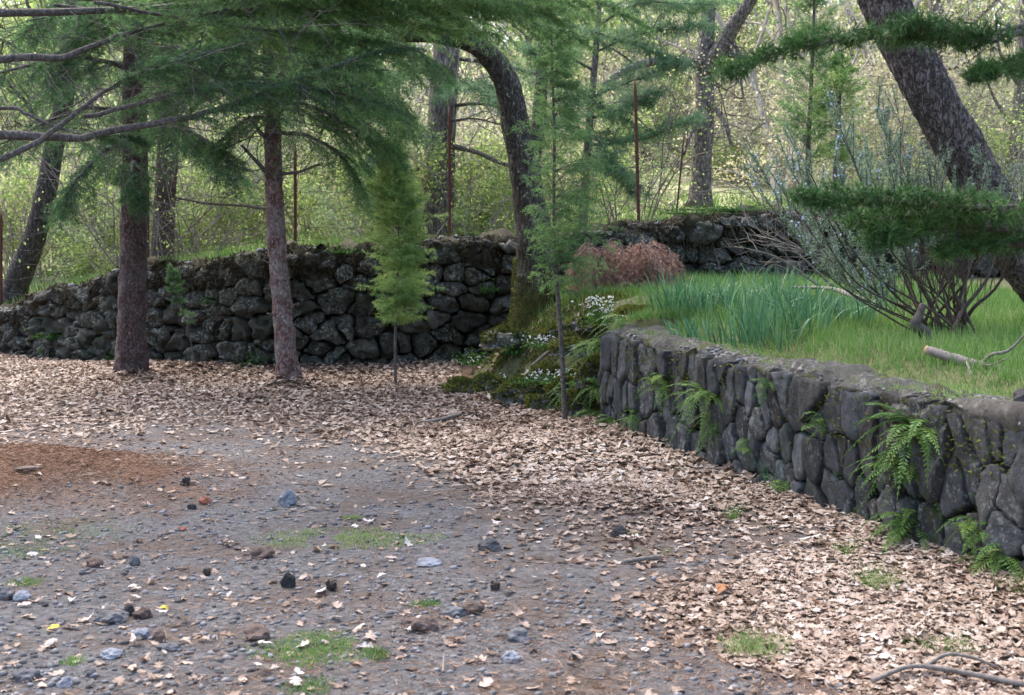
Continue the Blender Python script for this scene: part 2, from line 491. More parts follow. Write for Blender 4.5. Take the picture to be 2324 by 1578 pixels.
def ground_material():
    m, t, p = nt('ground')
    v = coords(t)
    at = t.nodes.new('ShaderNodeAttribute'); at.attribute_name = 'tint'     # 0 gravel, 1 leaf mould
    a2 = t.nodes.new('ShaderNodeAttribute'); a2.attribute_name = 'needle'
    n1 = noise_n(t, v, 22, 8, 0.75)
    n2 = noise_n(t, v, 1.7, 4, 0.6)
    g = ramp(t, n1, [(0.3, (0.06, 0.055, 0.053)), (0.5, (0.145, 0.138, 0.138)), (0.7, (0.25, 0.243, 0.246))]).outputs[0]
    br = ramp(t, n1, [(0.3, (0.065, 0.045, 0.034)), (0.7, (0.2, 0.15, 0.12))]).outputs[0]
    f = ramp(t, n2, [(0.46, 0.0), (0.6, 0.75)])
    col = mix(t, f.outputs[0], g, br)
    lm = ramp(t, n1, [(0.3, (0.1, 0.06, 0.04)), (0.7, (0.26, 0.18, 0.13))]).outputs[0]
    col = mix(t, at.outputs['Fac'], col, lm)
    nd = ramp(t, noise_n(t, v, 30, 6, 0.8), [(0.3, (0.12, 0.062, 0.038)), (0.7, (0.27, 0.155, 0.1))]).outputs[0]
    col = mix(t, a2.outputs['Fac'], col, nd)
    t.links.new(col, p.inputs['Base Color'])
    p.inputs['Roughness'].default_value = 0.95
    p.inputs['Specular IOR Level'].default_value = 0.2
    bump(t, p, noise_n(t, v, 40, 8, 0.75), 1.0, 0.03)
    return m


M['ground'] = ground_material()
M['terrace'] = plain_mat('terrace', (0.04, 0.042, 0.018), (0.12, 0.12, 0.05), 8, bstr=1.0, bd=0.03)
M['hillside'] = plain_mat('hillside', (0.24, 0.26, 0.11), (0.46, 0.44, 0.27), 0.7, bstr=0.5, bd=0.05)  # slope ground colour raised to stand in for glare on the background

# ------------------------------------------------------------------ terrain
W_CORNER = np.array([0.785, 10.45]); W_NEAR = np.array([2.34, 5.85])
W_SLOPE = (W_NEAR[0] - W_CORNER[0]) / (W_NEAR[1] - W_CORNER[1])


def xw(y):
    return W_CORNER[0] + (y - W_CORNER[1]) * W_SLOPE


def foot(y):
    return np.interp(y, [10.45, 11.0, 11.8, 12.6, 13.5, 15.6], [0.8, 0.72, 0.5, 0.05, -0.66, -0.72])


def terr_top(x, y):
    return 0.82 + np.maximum(np.asarray(y) - 5.5, 0) * 0.030 + 0.05 * fbm(x, y, 0.9, 3)


def zt(x, y):
    """terrace and mossy bank"""
    x = np.asarray(x, float); y = np.asarray(y, float)
    top = terr_top(x, y)
    w = np.interp(y, [10.4, 11.0, 12.4, 16], [0.12, 0.5, 1.55, 1.7])
    b = top * sstep((x - foot(y)) / w + 0.02) - 0.02 + (0.05 + 0.045 * np.exp(-((x - foot(y) - 0.7) / 0.7) ** 2)) * fbm(x, y, 2.6, 4)
    edge = np.minimum(top, 0.74 + 0.012 * (y - 5.5) + np.maximum(x - xw(y) - 0.3, 0) * 0.35) - 0.01
    return np.where(y < 10.45, edge, b)


def uv_of(x, y, z=0.0):
    return CX + x / y * FPX, HZ + (EYE - z) / y * FPX


def zg(x, y):
    x = np.asarray(x, float); y = np.asarray(y, float)
    z = 0.018 * fbm(x, y, 1.3, 4) + 0.012 * fbm(x, y, 6, 3)
    z = z + 0.2 * np.exp(-((x + 3.25) / 0.9) ** 2 - ((y - 8.55) / 0.62) ** 2)
    z = z + 0.10 * np.exp(-((x - 0.55) / 0.75) ** 2 - ((y - 7.6) / 0.55) ** 2)
    z = z + 0.07 * np.exp(-((x - 0.3) / 0.9) ** 2 - ((y - 9.6) / 0.9) ** 2)
    for tx, ty_ in ((-4.29, 14.3), (-2.37, 13.6)):
        z = z + 0.09 * np.exp(-((x - tx) / 0.32) ** 2 - ((y - ty_) / 0.34) ** 2)
    dw = np.abs(x - xw(y))
    z = z + 0.07 * np.exp(-(dw / 0.4) ** 2) * (y < 10.8) * (y > 3)
    z = z + 0.10 * np.exp(-((y - 15.2) / 0.8) ** 2) * (x < 0) + 0.05 * np.exp(-((y - 13.4) / 1.2) ** 2) * (x < 0.2)
    return z


def litter_density(x, y):
    """0..1 how thickly oak leaves lie here"""
    u, v = uv_of(x, np.maximum(y, 0.5))
    j = 55 * fbm(x, y, 0.8, 3)
    vb = np.interp(u, [-400, 0, 400, 800, 1000, 1120, 1300, 1520, 1750, 1900], [930, 945, 955, 985, 1080, 1185, 1215, 1225, 1205, 1220])
    a = sstep((vb + j - v) / 210 + 0.42)
    ub = np.interp(v, [1180, 1230, 1290, 1350, 1450, 1500, 1560, 1700], [1900, 1830, 1640, 1480, 1520, 1640, 1900, 2150])
    b = sstep((u - ub + 1.6 * j) / 330 + 0.35) * (v > 1150)
    c = 0.35 * np.clip(fbm(x, y, 1.1, 3) + 0.15, 0, 1) * sstep((1130 - v) / 200)
    return np.clip(np.maximum(np.maximum(a, b), c), 0, 1)


def grid_mesh(xs, ys, zf):
    X, Y = np.meshgrid(xs, ys, indexing='ij')
    Z = zf(X, Y)
    nx, ny = len(xs), len(ys)
    i, j = np.meshgrid(np.arange(nx - 1), np.arange(ny - 1), indexing='ij')
    q = np.stack([i * ny + j, (i + 1) * ny + j, (i + 1) * ny + j + 1, i * ny + j + 1], -1).reshape(-1, 4)
    return np.stack([X, Y, Z], -1).reshape(-1, 3), q


def lines(*segs):
    out = [np.array([segs[0][0]])]
    for a, b, s in segs:
        n = max(1, int(round((b - a) / s)))
        out.append(np.linspace(a, b, n + 1)[1:])
    return np.concatenate(out)


gx = lines((-90, -12, 4), (-12, -5, 0.35), (-5, 4, 0.075), (4, 12, 0.5), (12, 90, 4))
gy = lines((-60, -4, 4), (-4, 3.6, 0.5), (3.6, 12, 0.075), (12, 20, 0.2))
V, Q = grid_mesh(gx, gy, lambda x, y: zg(x, y) * (y < 18.5) * (y > 0) - 0.02 * (y >= 18.5))
mb = MB()
mb.add(V, None, Q, np.where((V[:, 1] > 3) & (V[:, 1] < 19), litter_density(V[:, 0], V[:, 1]), 0.4))
ground = mb.build('ground', M['ground'])
ground['kind'] = 'structure'
at = ground.data.attributes.new('needle', 'FLOAT', 'POINT')
nm = np.exp(-((V[:, 0] + 3.2) / 0.95) ** 2 - ((V[:, 1] - 8.5) / 0.7) ** 2) * 1.5
nm = np.maximum(nm, 1.2 * np.exp(-((V[:, 0] - 2.0) / 0.75) ** 2 - ((V[:, 1] - 4.75) / 0.35) ** 2))
nm = np.maximum(nm, 1.0 * np.exp(-((V[:, 0] + 0.45) / 0.35) ** 2 - ((V[:, 1] - 12.6) / 0.6) ** 2))
nm = np.clip(nm + 0.8 * fbm(V[:, 0], V[:, 1], 3.0, 3) * (nm > 0.1), 0, 1) * 0.9
at.data.foreach_set('value', nm.astype(np.float32))

# terrace sheet
ty = lines((1.0, 6, 0.25), (6, 16.4, 0.1))
ts = lines((0, 0.22, 0.008), (0.22, 1.0, 0.03))
Xs = []
for y in ty:
    x0 = xw(y) + 0.16 if y < 10.45 else foot(y) + (0.14 - 0.2 * min(1, (y - 10.45) / 0.8))
    Xs.append(x0 + ts * (16 - x0))
Xs = np.array(Xs)
Yg = np.repeat(ty[:, None], len(ts), 1)
Zg = zt(Xs, Yg)
ny, nx = Xs.shape
i, j = np.meshgrid(np.arange(ny - 1), np.arange(nx - 1), indexing='ij')
q = np.stack([i * nx + j, i * nx + j + 1, (i + 1) * nx + j + 1, (i + 1) * nx + j], -1).reshape(-1, 4)
mb = MB(); mb.add(np.stack([Xs, Yg, Zg], -1).reshape(-1, 3), None, q)
mb.build('terrace_ground', M['terrace'])['kind'] = 'structure'

# hillside behind the far wall
FW = np.array([[-13.0, 21.0], [-9.6, 19.4], [-7.3, 18.2], [-5.0, 16.3], [-2.95, 15.2], [-0.66, 15.6], [0.7, 15.75], [2.3, 15.9], [4.5, 16.2], [8.0, 16.9], [14, 18.0]])
FT = np.array([0.2, 0.4, 0.57, 1.18, 1.42, 1.57, 1.62, 1.86, 1.92, 1.95, 2.0])


def zh(x, y):
    x = np.asarray(x, float); y = np.asarray(y, float)
    t0 = np.interp(x, FW[:, 0], FT) - 0.06
    e = np.maximum(y - np.interp(x, FW[:, 0], FW[:, 1]), 0)
    k = np.minimum(e, 75)
    far = 1.45 + k * 0.085 + k * k * 0.0013
    return t0 + (far - t0) * sstep(e / 9) + 0.12 * fbm(x, y, 0.4, 3) * sstep(e / 2)


hy = lines((0, 3, 0.3), (3, 20, 0.9), (20, 90, 4), (90, 400, 40))
hx = lines((-300, -40, 20), (-40, -10, 2), (-10, 10, 0.4), (10, 40, 2), (40, 300, 20))
X, E = np.meshgrid(hx, hy, indexing='ij')
Y = np.interp(X, FW[:, 0], FW[:, 1]) + 0.25 + E
nx, ny = X.shape
i, j = np.meshgrid(np.arange(nx - 1), np.arange(ny - 1), indexing='ij')
q = np.stack([i * ny + j, (i + 1) * ny + j, (i + 1) * ny + j + 1, i * ny + j + 1], -1).reshape(-1, 4)
mb = MB(); mb.add(np.stack([X, Y, zh(X, Y)], -1).reshape(-1, 3), None, q)
mb.build('hillside', M['hillside'])['kind'] = 'structure'


# ------------------------------------------------------------------ dry stone walls
def clip(poly, p, n):
    """keep the side of the convex polygon where (q - p).n <= 0"""
    out = []
    d = [(q[0] - p[0]) * n[0] + (q[1] - p[1]) * n[1] for q in poly]
    for k in range(len(poly)):
        a, b = poly[k], poly[(k + 1) % len(poly)]
        da, db = d[k], d[(k + 1) % len(poly)]
        if da <= 0: out.append(a)
        if (da < 0 < db) or (db < 0 < da):
            t = da / (da - db)
            out.append((a[0] + (b[0] - a[0]) * t, a[1] + (b[1] - a[1]) * t))
    return out


class Path2:
    def __init__(self, pts):
        self.p = np.asarray(pts, float)
        self.l = np.concatenate([[0], np.cumsum(np.linalg.norm(np.diff(self.p, axis=0), axis=1))])
        self.L = self.l[-1]

    def at(self, s):
        return np.stack([np.interp(s, self.l, self.p[:, 0]), np.interp(s, self.l, self.p[:, 1])], -1)

    def normal(self, s):
        a = self.at(np.maximum(s - 0.12, 0)); b = self.at(np.minimum(s + 0.12, self.L))
        t = nrm(b - a)
        n = np.stack([t[..., 1], -t[..., 0]], -1)
        if not hasattr(self, 'sg'):
            self.sg = 0
            m = np.array([self.L * 0.6])
            self.sg = 1.0
            self.sg = float(np.sign((self.normal(m) * -self.at(m)).sum()))
        return n * self.sg


def stone_wall(name, label, path, top, bot, sxf, szf, dep, thick, matn, capm, rough, prof=None, passes=1, cap_amp=0.04, cap_over=0.05, gapf=1.0, xyn=0.35, zn=1.0, flat=False, cap_hang=0.0, jag=0.02):
    pa = Path2(path)
    mid = pa.at(pa.L / 2)
    root = thing(name, label, 'stone wall', (mid[0], mid[1], 0))
    # sites
    sites = []
    s_lo, s_hi = 0.0, pa.L
    z = 0.0
    zmax = max(top(s) for s in np.linspace(0, pa.L, 40))
    row = 0
    zz = -0.05
    while zz < zmax + 0.3:
        s = s_lo + random.random() * 0.2
        while s < s_hi:
            sx, sz = sxf(s), szf(s)
            zc = zz + sz * (random.random() - 0.5) * 0.75 + 0.06 * math.sin(s * 2.1 + row)
            sites.append((s + sx * (random.random() - 0.5) * 0.5, zc))
            s += sx * random.uniform(0.45, 1.7)
        zz += szf((s_lo + s_hi) / 2) * random.uniform(0.85, 1.15)
        row += 1
    sites = np.array(sites)
    tv = np.array([top(s) for s in sites[:, 0]]); bv = np.array([bot(s) for s in sites[:, 0]])
    sites = sites[(sites[:, 1] < tv - 0.03) & (sites[:, 1] > bv - 0.06)]
    pf = prof or [(1.0, 0.15), (0.98, 0.6), (0.88, 0.9), (0.62, 1.0), (0.32, 1.03)]
    tl_ = 0.3 if prof is None else 0.14
    stones = []
    for k, (s, z) in enumerate(sites):
        sx, sz = sxf(s), szf(s); an = sx / sz
        tb, bb = top(s), bot(s)
        poly = [(s - 2 * sx, bb - 0.1), (s + 2 * sx, bb - 0.1), (s + 2 * sx, tb), (s - 2 * sx, tb)]
        poly = clip(poly, (0.0, 0), (-1, 0)); poly = clip(poly, (s_hi, 0), (1, 0))
        near = np.where((np.abs(sites[:, 0] - s) < 2.6 * sx) & (np.abs(sites[:, 1] - z) < 2.6 * sz))[0]
        for q in near:
            if q == k: continue
            ds, dz = sites[q, 0] - s, sites[q, 1] - z
            poly = clip(poly, (s + ds / 2, z + dz / 2), (ds, dz * an * an))
            if len(poly) < 3: break
        if len(poly) < 3: continue
        pl = np.array(poly)
        ar = 0.5 * abs(np.dot(pl[:, 0], np.roll(pl[:, 1], 1)) - np.dot(pl[:, 1], np.roll(pl[:, 0], 1)))
        if ar < 0.0016: continue
        stones.append((pl, ar, s, z))
    for pl, ar, s, z in stones:
        for _ in range(passes):                              # knock the corners off
            a = pl; b = np.roll(pl, -1, 0); kc = random.uniform(0.1, 0.2)
            pl = np.stack([a * (1 - kc) + b * kc, a * kc + b * (1 - kc)], 1).reshape(-1, 2)
        m = 20
        seg = np.linalg.norm(np.roll(pl, -1, 0) - pl, axis=1); cl = np.concatenate([[0], np.cumsum(seg)])
        tt = np.linspace(0, cl[-1], m, endpoint=False)
        cp = np.vstack([pl, pl[:1]])
        ring = np.stack([np.interp(tt, cl, cp[:, 0]), np.interp(tt, cl, cp[:, 1])], -1)
        c = ring.mean(0)
        size = math.sqrt(ar)
        ring = ring + rng.normal(size=ring.shape) * jag * size
        gap = min(0.012, size * 0.05) * gapf
        D = dep * random.uniform(0.55, 1.35) * min(1.3, size / 0.2 + 0.35)
        prf = [(1.0, -0.09)] + [(f_, D * d_) for f_, d_ in pf]
        tilt = (random.uniform(-1, 1) * tl_, random.uniform(-1, 1) * tl_)
        vs = []
        for f, dd in prf:
            rel = (ring - c) * (f * (1 - gap / max(size, 0.05) * 2))
            lift = dd + (rel[:, 0] * tilt[0] + rel[:, 1] * tilt[1]) * (1 if dd > 0 else 0)
            vs.append(np.column_stack([c + rel, lift]))
        vs.append(np.array([[c[0], c[1], D * 1.04]]))
        w = np.vstack(vs)
        for r in range(len(w)):
            nv = mnoise.noise_vector(Vector((w[r, 0] * 9 + z * 31, w[r, 1] * 9, w[r, 2] * 9 + s)))
            n2 = mnoise.noise_vector(Vector((w[r, 0] * 24, w[r, 1] * 24 + s * 7, w[r, 2] * 24)))
            w[r, :2] += np.array([nv[0], nv[1]]) * rough * xyn * size
            if w[r, 2] > 0: w[r, 2] += (nv[2] * 1.2 + n2[2] * 0.6) * rough * zn * size
        xy = pa.at(w[:, 0]); nn = pa.normal(np.full(len(w), s))
        W = np.column_stack([xy + nn * w[:, 2:3], w[:, 1]])
        ii, jj = np.meshgrid(np.arange(len(prf) - 1), np.arange(m), indexing='ij')
        q = np.stack([ii * m + jj, ii * m + (jj + 1) % m, (ii + 1) * m + (jj + 1) % m, (ii + 1) * m + jj], -1).reshape(-1, 4)
        k0 = (len(prf) - 1) * m
        T = np.stack([k0 + np.arange(m), k0 + (np.arange(m) + 1) % m, np.full(m, len(prf) * m)], -1)
        sb = MB(); sb.add(W, T, q); sb.build('stone', M[matn], root, smooth=not flat)
    # dark core behind the joints
    ss = np.linspace(0, pa.L, int(pa.L / 0.15) + 2)
    xy = pa.at(ss); nn = pa.normal(ss)
    tp = np.array([top(s) for s in ss]) - 0.03
    rings = []
    for off, zc in ((-0.05, np.full(len(ss), -0.2)), (-0.05, tp), (-thick, tp), (-thick, np.full(len(ss), -0.2))):
        rings.append(np.column_stack([xy + nn * off, zc]))
    CV = np.stack(rings, 1).reshape(-1, 3)
    q = []
    for a in range(len(ss) - 1):
        for b in range(3): q.append((a * 4 + b, (a + 1) * 4 + b, (a + 1) * 4 + b + 1, a * 4 + b + 1))
    q.append((0, 1, 2, 3)); e = (len(ss) - 1) * 4; q.append((e + 3, e + 2, e + 1, e))
    cb = MB(); cb.add(CV, None, q); cb.build('core', M['wall_core'], root, smooth=False)
    # weathered cap along the top
    ss = np.linspace(0, pa.L, int(pa.L / 0.045) + 2)
    xy = pa.at(ss); nn = pa.normal(ss)
    tp = np.array([top(s) for s in ss])
    prof = [(cap_over - 0.04 - cap_hang * 0.3, -0.09 - cap_hang), (cap_over + 0.005, -0.05 - cap_hang * 0.6), (cap_over, -0.015), (cap_over - 0.05, 0.02), (-0.08, 0.03), (-thick * 0.5, 0.03), (-thick * 0.85, 0.025), (-thick - 0.04, -0.04)]
    rows = []
    for off, dz in prof:
        jit = cap_amp * (fbm(ss * 1.0 + off * 7, np.full(len(ss), off * 5.0), 4.5, 4) + 0.6 * fbm(ss + off * 31, np.full(len(ss), off * 50.0), 11.0, 3))
        jz = cap_amp * 1.6 * fbm(ss + off * 3 + 40, np.full(len(ss), off * 4.0 + 3), 3.2, 4)
        rows.append(np.column_stack([xy + nn * (off + jit)[:, None], tp + dz + jz * (1.0 if dz > -0.05 else 1.8) + cap_amp * 0.5 * fbm(ss + off * 17, np.full(len(ss), off * 40.0), 10.0, 3)]))
    CV = np.stack(rows, 1); k = len(prof)
    a, b = np.meshgrid(np.arange(len(ss) - 1), np.arange(k - 1), indexing='ij')
    q = np.stack([a * k + b, (a + 1) * k + b, (a + 1) * k + b + 1, a * k + b + 1], -1).reshape(-1, 4)
    cb = MB(); cb.add(CV.reshape(-1, 3), None, q); cb.build('coping', M[capm], root)
    return root, pa, len(stones)


fp = Path2(FW)
far_top = lambda s: float(np.interp(s, fp.l, FT))
far_bot = lambda s: float(np.interp(fp.at(s)[0], [-13, -0.7, 0.6, 1.2, 14], [0, 0, 0.55, 0.95, 1.0]))
cut = np.vstack([[-8.3, 18.72], FW[2:9], [6.95, 16.7]])
fp = Path2(cut); FTc = np.append(np.append([0.48], FT[2:9]), 1.94)
far_top = lambda s: float(np.interp(s, fp.l, FTc) + 0.035 * math.sin(s * 3.1))
far_wall, FPA, n1 = stone_wall('dry_stone_wall', 'long rough dry stone wall of dark lichen spotted boulders behind the pines', cut, far_top, far_bot,
                               lambda s: float(np.interp(s, [0, 4, 9, 12], [0.27, 0.31, 0.33, 0.36])), lambda s: 0.215, 0.13, 0.55, 'stone_far', 'soil_cap', 0.34, passes=1, gapf=0.5, cap_amp=0.13, cap_over=0.1, cap_hang=0.12, xyn=0.5, jag=0.035, flat=True)
NW = [(1.25, 11.5), (0.93, 10.95), (0.785, 10.45), tuple(W_NEAR), (3.3, 3.0)]
np_ = Path2(NW)
near_top = lambda s: float(np.interp(np_.at(s)[1], [3, 5.85, 8.2, 10.45, 11.5], [0.74, 0.775, 0.80, 0.835, 0.8]) + 0.012 * math.sin(s * 5))
near_bot = lambda s: 0.0
near_sx = lambda s: float(np.interp(s, [0, 1.5, 5, 7, 9], [0.09, 0.1, 0.14, 0.17, 0.18]))
near_sz = lambda s: float(np.interp(s, [0, 1.5, 5, 7, 9], [0.18, 0.2, 0.23, 0.26, 0.26]))
near_wall, NPA, n2 = stone_wall('retaining_wall', 'low grey basalt retaining wall with ferns holding up the grass terrace', NW, near_top, near_bot,
                                near_sx, near_sz, 0.045, 0.36, 'stone_near', 'coping', 0.12, prof=[(1.0, 0.1), (1.0, 0.72), (0.96, 1.0), (0.7, 1.04), (0.36, 1.0)], passes=0, jag=0.035, cap_amp=0.06, cap_over=0.03, gapf=0.75, xyn=0.3, zn=0.5, flat=True)
print('stones', n1, n2)


ICO_T = (1 + 5 ** 0.5) / 2


def wall_face(u, v):
    dxy = W_NEAR - W_CORNER; k = (u - CX) / FPX
    s_ = (k * W_CORNER[1] - W_CORNER[0]) / (dxy[0] - k * dxy[1])
    q = W_CORNER + s_ * dxy
    return np.array([q[0], q[1], EYE - (v - HZ) / FPX * q[1]])


_d = W_NEAR - W_CORNER
WN3_ = np.array([_d[1], -_d[0], 0.0]) / np.linalg.norm(_d)
if np.dot(WN3_[:2], -W_CORNER) < 0: WN3_ = -WN3_


def crumbs(root, pa, top, n, off0, off1, s0, s1, mat, z0=0.03):
    g = (1 + 5 ** 0.5) / 2
    ico = nrm(np.array([(-1, g, 0), (1, g, 0), (-1, -g, 0), (1, -g, 0), (0, -1, g), (0, 1, g), (0, -1, -g), (0, 1, -g), (g, 0, -1), (g, 0, 1), (-g, 0, -1), (-g, 0, 1)], float))
    ict = np.array([(0, 11, 5), (0, 5, 1), (0, 1, 7), (0, 7, 10), (0, 10, 11), (1, 5, 9), (5, 11, 4), (11, 10, 2), (10, 7, 6), (7, 1, 8), (3, 9, 4), (3, 4, 2), (3, 2, 6), (3, 6, 8), (3, 8, 9), (4, 9, 5), (2, 4, 11), (6, 2, 10), (8, 6, 7), (9, 8, 1)])
    s = rng.uniform(0.1, pa.L - 0.05, n); off = rng.uniform(off0, off1, n)
    xy = pa.at(s) + pa.normal(s) * off[:, None]
    z = np.array([top(q) for q in s]) + z0 + np.where(off > 0.03, -rng.uniform(0.0, 0.12, n), 0)
    sz = s0 + (s1 - s0) * rng.random(n) ** 2.5
    v = ico[None] * rng.uniform(0.6, 1.3, (n, 12, 1)) * np.stack([np.ones(n), rng.uniform(0.6, 1.0, n), rng.uniform(0.4, 0.8, n)], -1)[:, None] * sz[:, None, None]
    V = v + np.column_stack([xy, z])[:, None]
    mb = MB(); mb.add(V.reshape(-1, 3), (ict[None] + (np.arange(n) * 12)[:, None, None]).reshape(-1, 3), None, np.repeat(rng.random(n), 12))
    mb.build('rubble', M[mat], root, smooth=False, kind='stuff')


def fringe(root, pa, top, n, off0, off1, zlo, zhi, L, W, mat, tint, down):
    s = rng.uniform(0.05, pa.L - 0.05, n); off = rng.uniform(off0, off1, n)
    keep = fbm(s, off * 3, 1.6, 3) > -0.15
    s, off = s[keep], off[keep]; n = len(s)
    nn = pa.normal(s); xy = pa.at(s) + nn * off[:, None]
    A = np.column_stack([xy, np.array([top(q) for q in s]) + rng.uniform(zlo, zhi, n)])
    D = nrm(np.column_stack([nn * 0.6, np.full(n, down)]) + rng.normal(size=(n, 3)) * 0.5)
    mb = MB(); needles(mb, A, D, L * rng.uniform(0.5, 1.3, n), W, np.clip(rng.normal(tint, 0.2, n), 0, 1))
    mb.build('moss', M[mat], root, smooth=False, kind='stuff')


crumbs(near_wall, NPA, near_top, 1500, -0.3, 0.05, 0.005, 0.022, 'gravel', 0.02)
fringe(near_wall, NPA, near_top, 15000, -0.45, -0.02, -0.01, 0.03, 0.045, 0.006, 'grass', 0.75, 0.8)
fringe(near_wall, NPA, near_top, 4500, 0.02, 0.075, -0.3, 0.0, 0.025, 0.012, 'moss', 0.4, 0.3)
fringe(near_wall, NPA, near_top, 2600, 0.0, 0.05, -0.8, -0.05, 0.03, 0.012, 'herb', 0.45, 0.2)
# the one long pale block in the coping
pb_ = [wall_face(u, v) for u, v in ((2128, 925), (2175, 905), (2330, 918), (2420, 930), (2420, 1010), (2330, 1002), (2245, 968), (2190, 950))]
V_ = np.array([p + WN3_ * d for d in (-0.1, 0.035) for p in pb_] + [np.mean(pb_, 0) + WN3_ * 0.05])
V_[8:] += rng.normal(size=(9, 3)) * 0.012
T_ = [(k, (k + 1) % 8, 8 + (k + 1) % 8) for k in range(8)] + [(k, 8 + (k + 1) % 8, 8 + k) for k in range(8)] + [(8 + k, 8 + (k + 1) % 8, 16) for k in range(8)]
mb = MB(); mb.add(V_, T_); mb.build('coping_stone', M['stone_tan'], near_wall, smooth=False, label='long pale tan coping stone')
crumbs(far_wall, FPA, far_top, 900, -0.4, 0.1, 0.01, 0.07, 'gravel')
fringe(far_wall, FPA, far_top, 16000, -0.45, 0.12, -0.05, 0.06, 0.07, 0.016, 'soil_moss', 0.4, 0.3)
fringe(far_wall, FPA, far_top, 16000, 0.06, 0.17, -0.3, 0.02, 0.09, 0.016, 'soil_moss', 0.35, -0.8)

# ------------------------------------------------------------------ trees: wood and needles
def spray(wood, leaf, st, dr, ln, droop, tl, nt_, nn, nl, nw, fwd, r, tint0, hang=0.0, tvar=0.25, rosette=False, t_first=0.06):
    """branchlets with side twigs and needles, all at once. st, dr: (n,3); ln: (n,)"""
    n = len(st)
    if n == 0: return
    K = 5
    tk = np.linspace(0, 1, K)
    dn = np.array([0, 0, -1.0])
    pos = st[:, None, :] + dr[:, None, :] * (ln[:, None] * tk)[..., None] + dn * (droop * ln[:, None] * tk[None] ** 2)[..., None]
    pos = pos + rng.normal(size=pos.shape) * 0.015 * ln[:, None, None] * tk[None, :, None]
    rr = r * (ln / ln.max())
    for k in range(K - 1):
        sticks(wood, pos[:, k], pos[:, k + 1], rr * (1 - tk[k] * 0.8), rr * (1 - tk[k + 1] * 0.8))
    t = np.linspace(t_first, 1.0, nt_)[None, :] + rng.uniform(-0.03, 0.03, (n, nt_))
    t = np.clip(t, 0, 1)
    f = t * (K - 1); i = np.minimum(f.astype(int), K - 2); fr = (f - i)[..., None]
    ar = np.arange(n)[:, None]
    bp = pos[ar, i] * (1 - fr) + pos[ar, i + 1] * fr
    tg = nrm(pos[ar, i + 1] - pos[ar, i])
    pe = nrm(np.cross(tg, np.array([0.0, 0, 1.0]) + 0.25 * rng.normal(size=(n, 1, 3))))
    sg = np.where((np.arange(nt_) % 2) == 0, 1.0, -1.0)[None, :, None]
    td = nrm(0.6 * tg + 0.85 * sg * pe + 0.22 * rng.normal(size=tg.shape) + dn * hang)
    L = tl * (1.1 - 0.65 * t) * rng.uniform(0.6, 1.25, t.shape)
    tip = bp + td * L[..., None] + dn * (0.18 * L)[..., None]
    sticks(wood, bp.reshape(-1, 3), tip.reshape(-1, 3), r * 0.22, r * 0.12)
    q = 0.8 + 0.2 * rng.random((n, nt_, nn)) if rosette else rng.random((n, nt_, nn))
    base = bp[:, :, None, :] + (tip - bp)[:, :, None, :] * q[..., None]
    ax = nrm(tip - bp)[:, :, None, :]
    pr = rng.normal(size=(n, nt_, nn, 3)); pr = pr - (pr * ax).sum(-1, keepdims=True) * ax
    d = nrm(ax * fwd + nrm(pr))
    bt = tint0 + tvar * rng.normal(size=(n, 1, 1)) + 0.12 * rng.normal(size=(n, nt_, 1)) + 0.1 * rng.normal(size=q.shape)
    LL = nl * rng.uniform(0.65, 1.2, q.shape)
    needles(leaf, base.reshape(-1, 3), d.reshape(-1, 3), LL.ravel(), nw, np.clip(bt, 0, 1).ravel())


def bough(tree, pts, r0, r1, nb, bl, t0=0.25, droop=0.25, tl=0.16, nt_=16, nn=12, nl=0.05, nw=0.006, fwd=0.9,
          tint0=0.5, leafm='needle_fresh', woodm='bough', spread=0.85, hang=0.0, lift=0.0, sub='needles', nseg=22, rosette=False, tvar=0.25):
    wood = MB(); leaf = MB()
    pts = catmull(pts, nseg)
    pts[1:-1] += rng.normal(size=(nseg - 2, 3)) * r0 * 0.18
    tube(wood, pts, np.linspace(r0, r1, nseg), 7)
    o = None
    t = np.linspace(t0, 1.0, nb) + rng.uniform(-0.02, 0.02, nb)
    t = np.clip(t, 0, 0.999); f = t * (nseg - 1); i = f.astype(int); fr = (f - i)[:, None]
    st = pts[i] * (1 - fr) + pts[i + 1] * fr
    tg = nrm(pts[i + 1] - pts[i])
    pe = nrm(np.cross(tg, np.array([0, 0, 1.0])))
    sg = np.where(np.arange(nb) % 2 == 0, 1.0, -1.0)[:, None]
    dr = nrm(tg * (0.45 + 0.5 * t[:, None]) + pe * sg * spread * (1.15 - t[:, None]) + rng.normal(size=(nb, 3)) * 0.16 + np.array([0, 0, lift - hang]))
    ln = bl * (1.1 - 0.55 * t) * rng.uniform(0.65, 1.2, nb)
    spray(wood, leaf, st, dr, ln, droop, tl, nt_, nn, nl, nw, fwd, max(0.004, r1 * 0.8), tint0, hang * 0.5, tvar, rosette)
    b = wood.build('branch', M[woodm], tree)
    leaf.build(sub, M[leafm], b, smooth=False, kind='stuff')
    return b


def trunk(tree, pts, rad, mat, n=16, seg=0.07, rough=0.06, flare=0.35, fr=7.0, plates=0.0, name='trunk'):
    L = np.linalg.norm(np.diff(pts, axis=0), axis=1).sum()
    m = max(8, int(L / seg))
    c = catmull(pts, m)
    t = np.linspace(0, 1, m)
    k = np.linspace(0, 1, len(rad))
    tb = MB(); tube(tb, c, np.interp(t, k, rad), n, rough, fr, 0.5, flare, plates)
    return tb.build(name, M[mat], tree), c


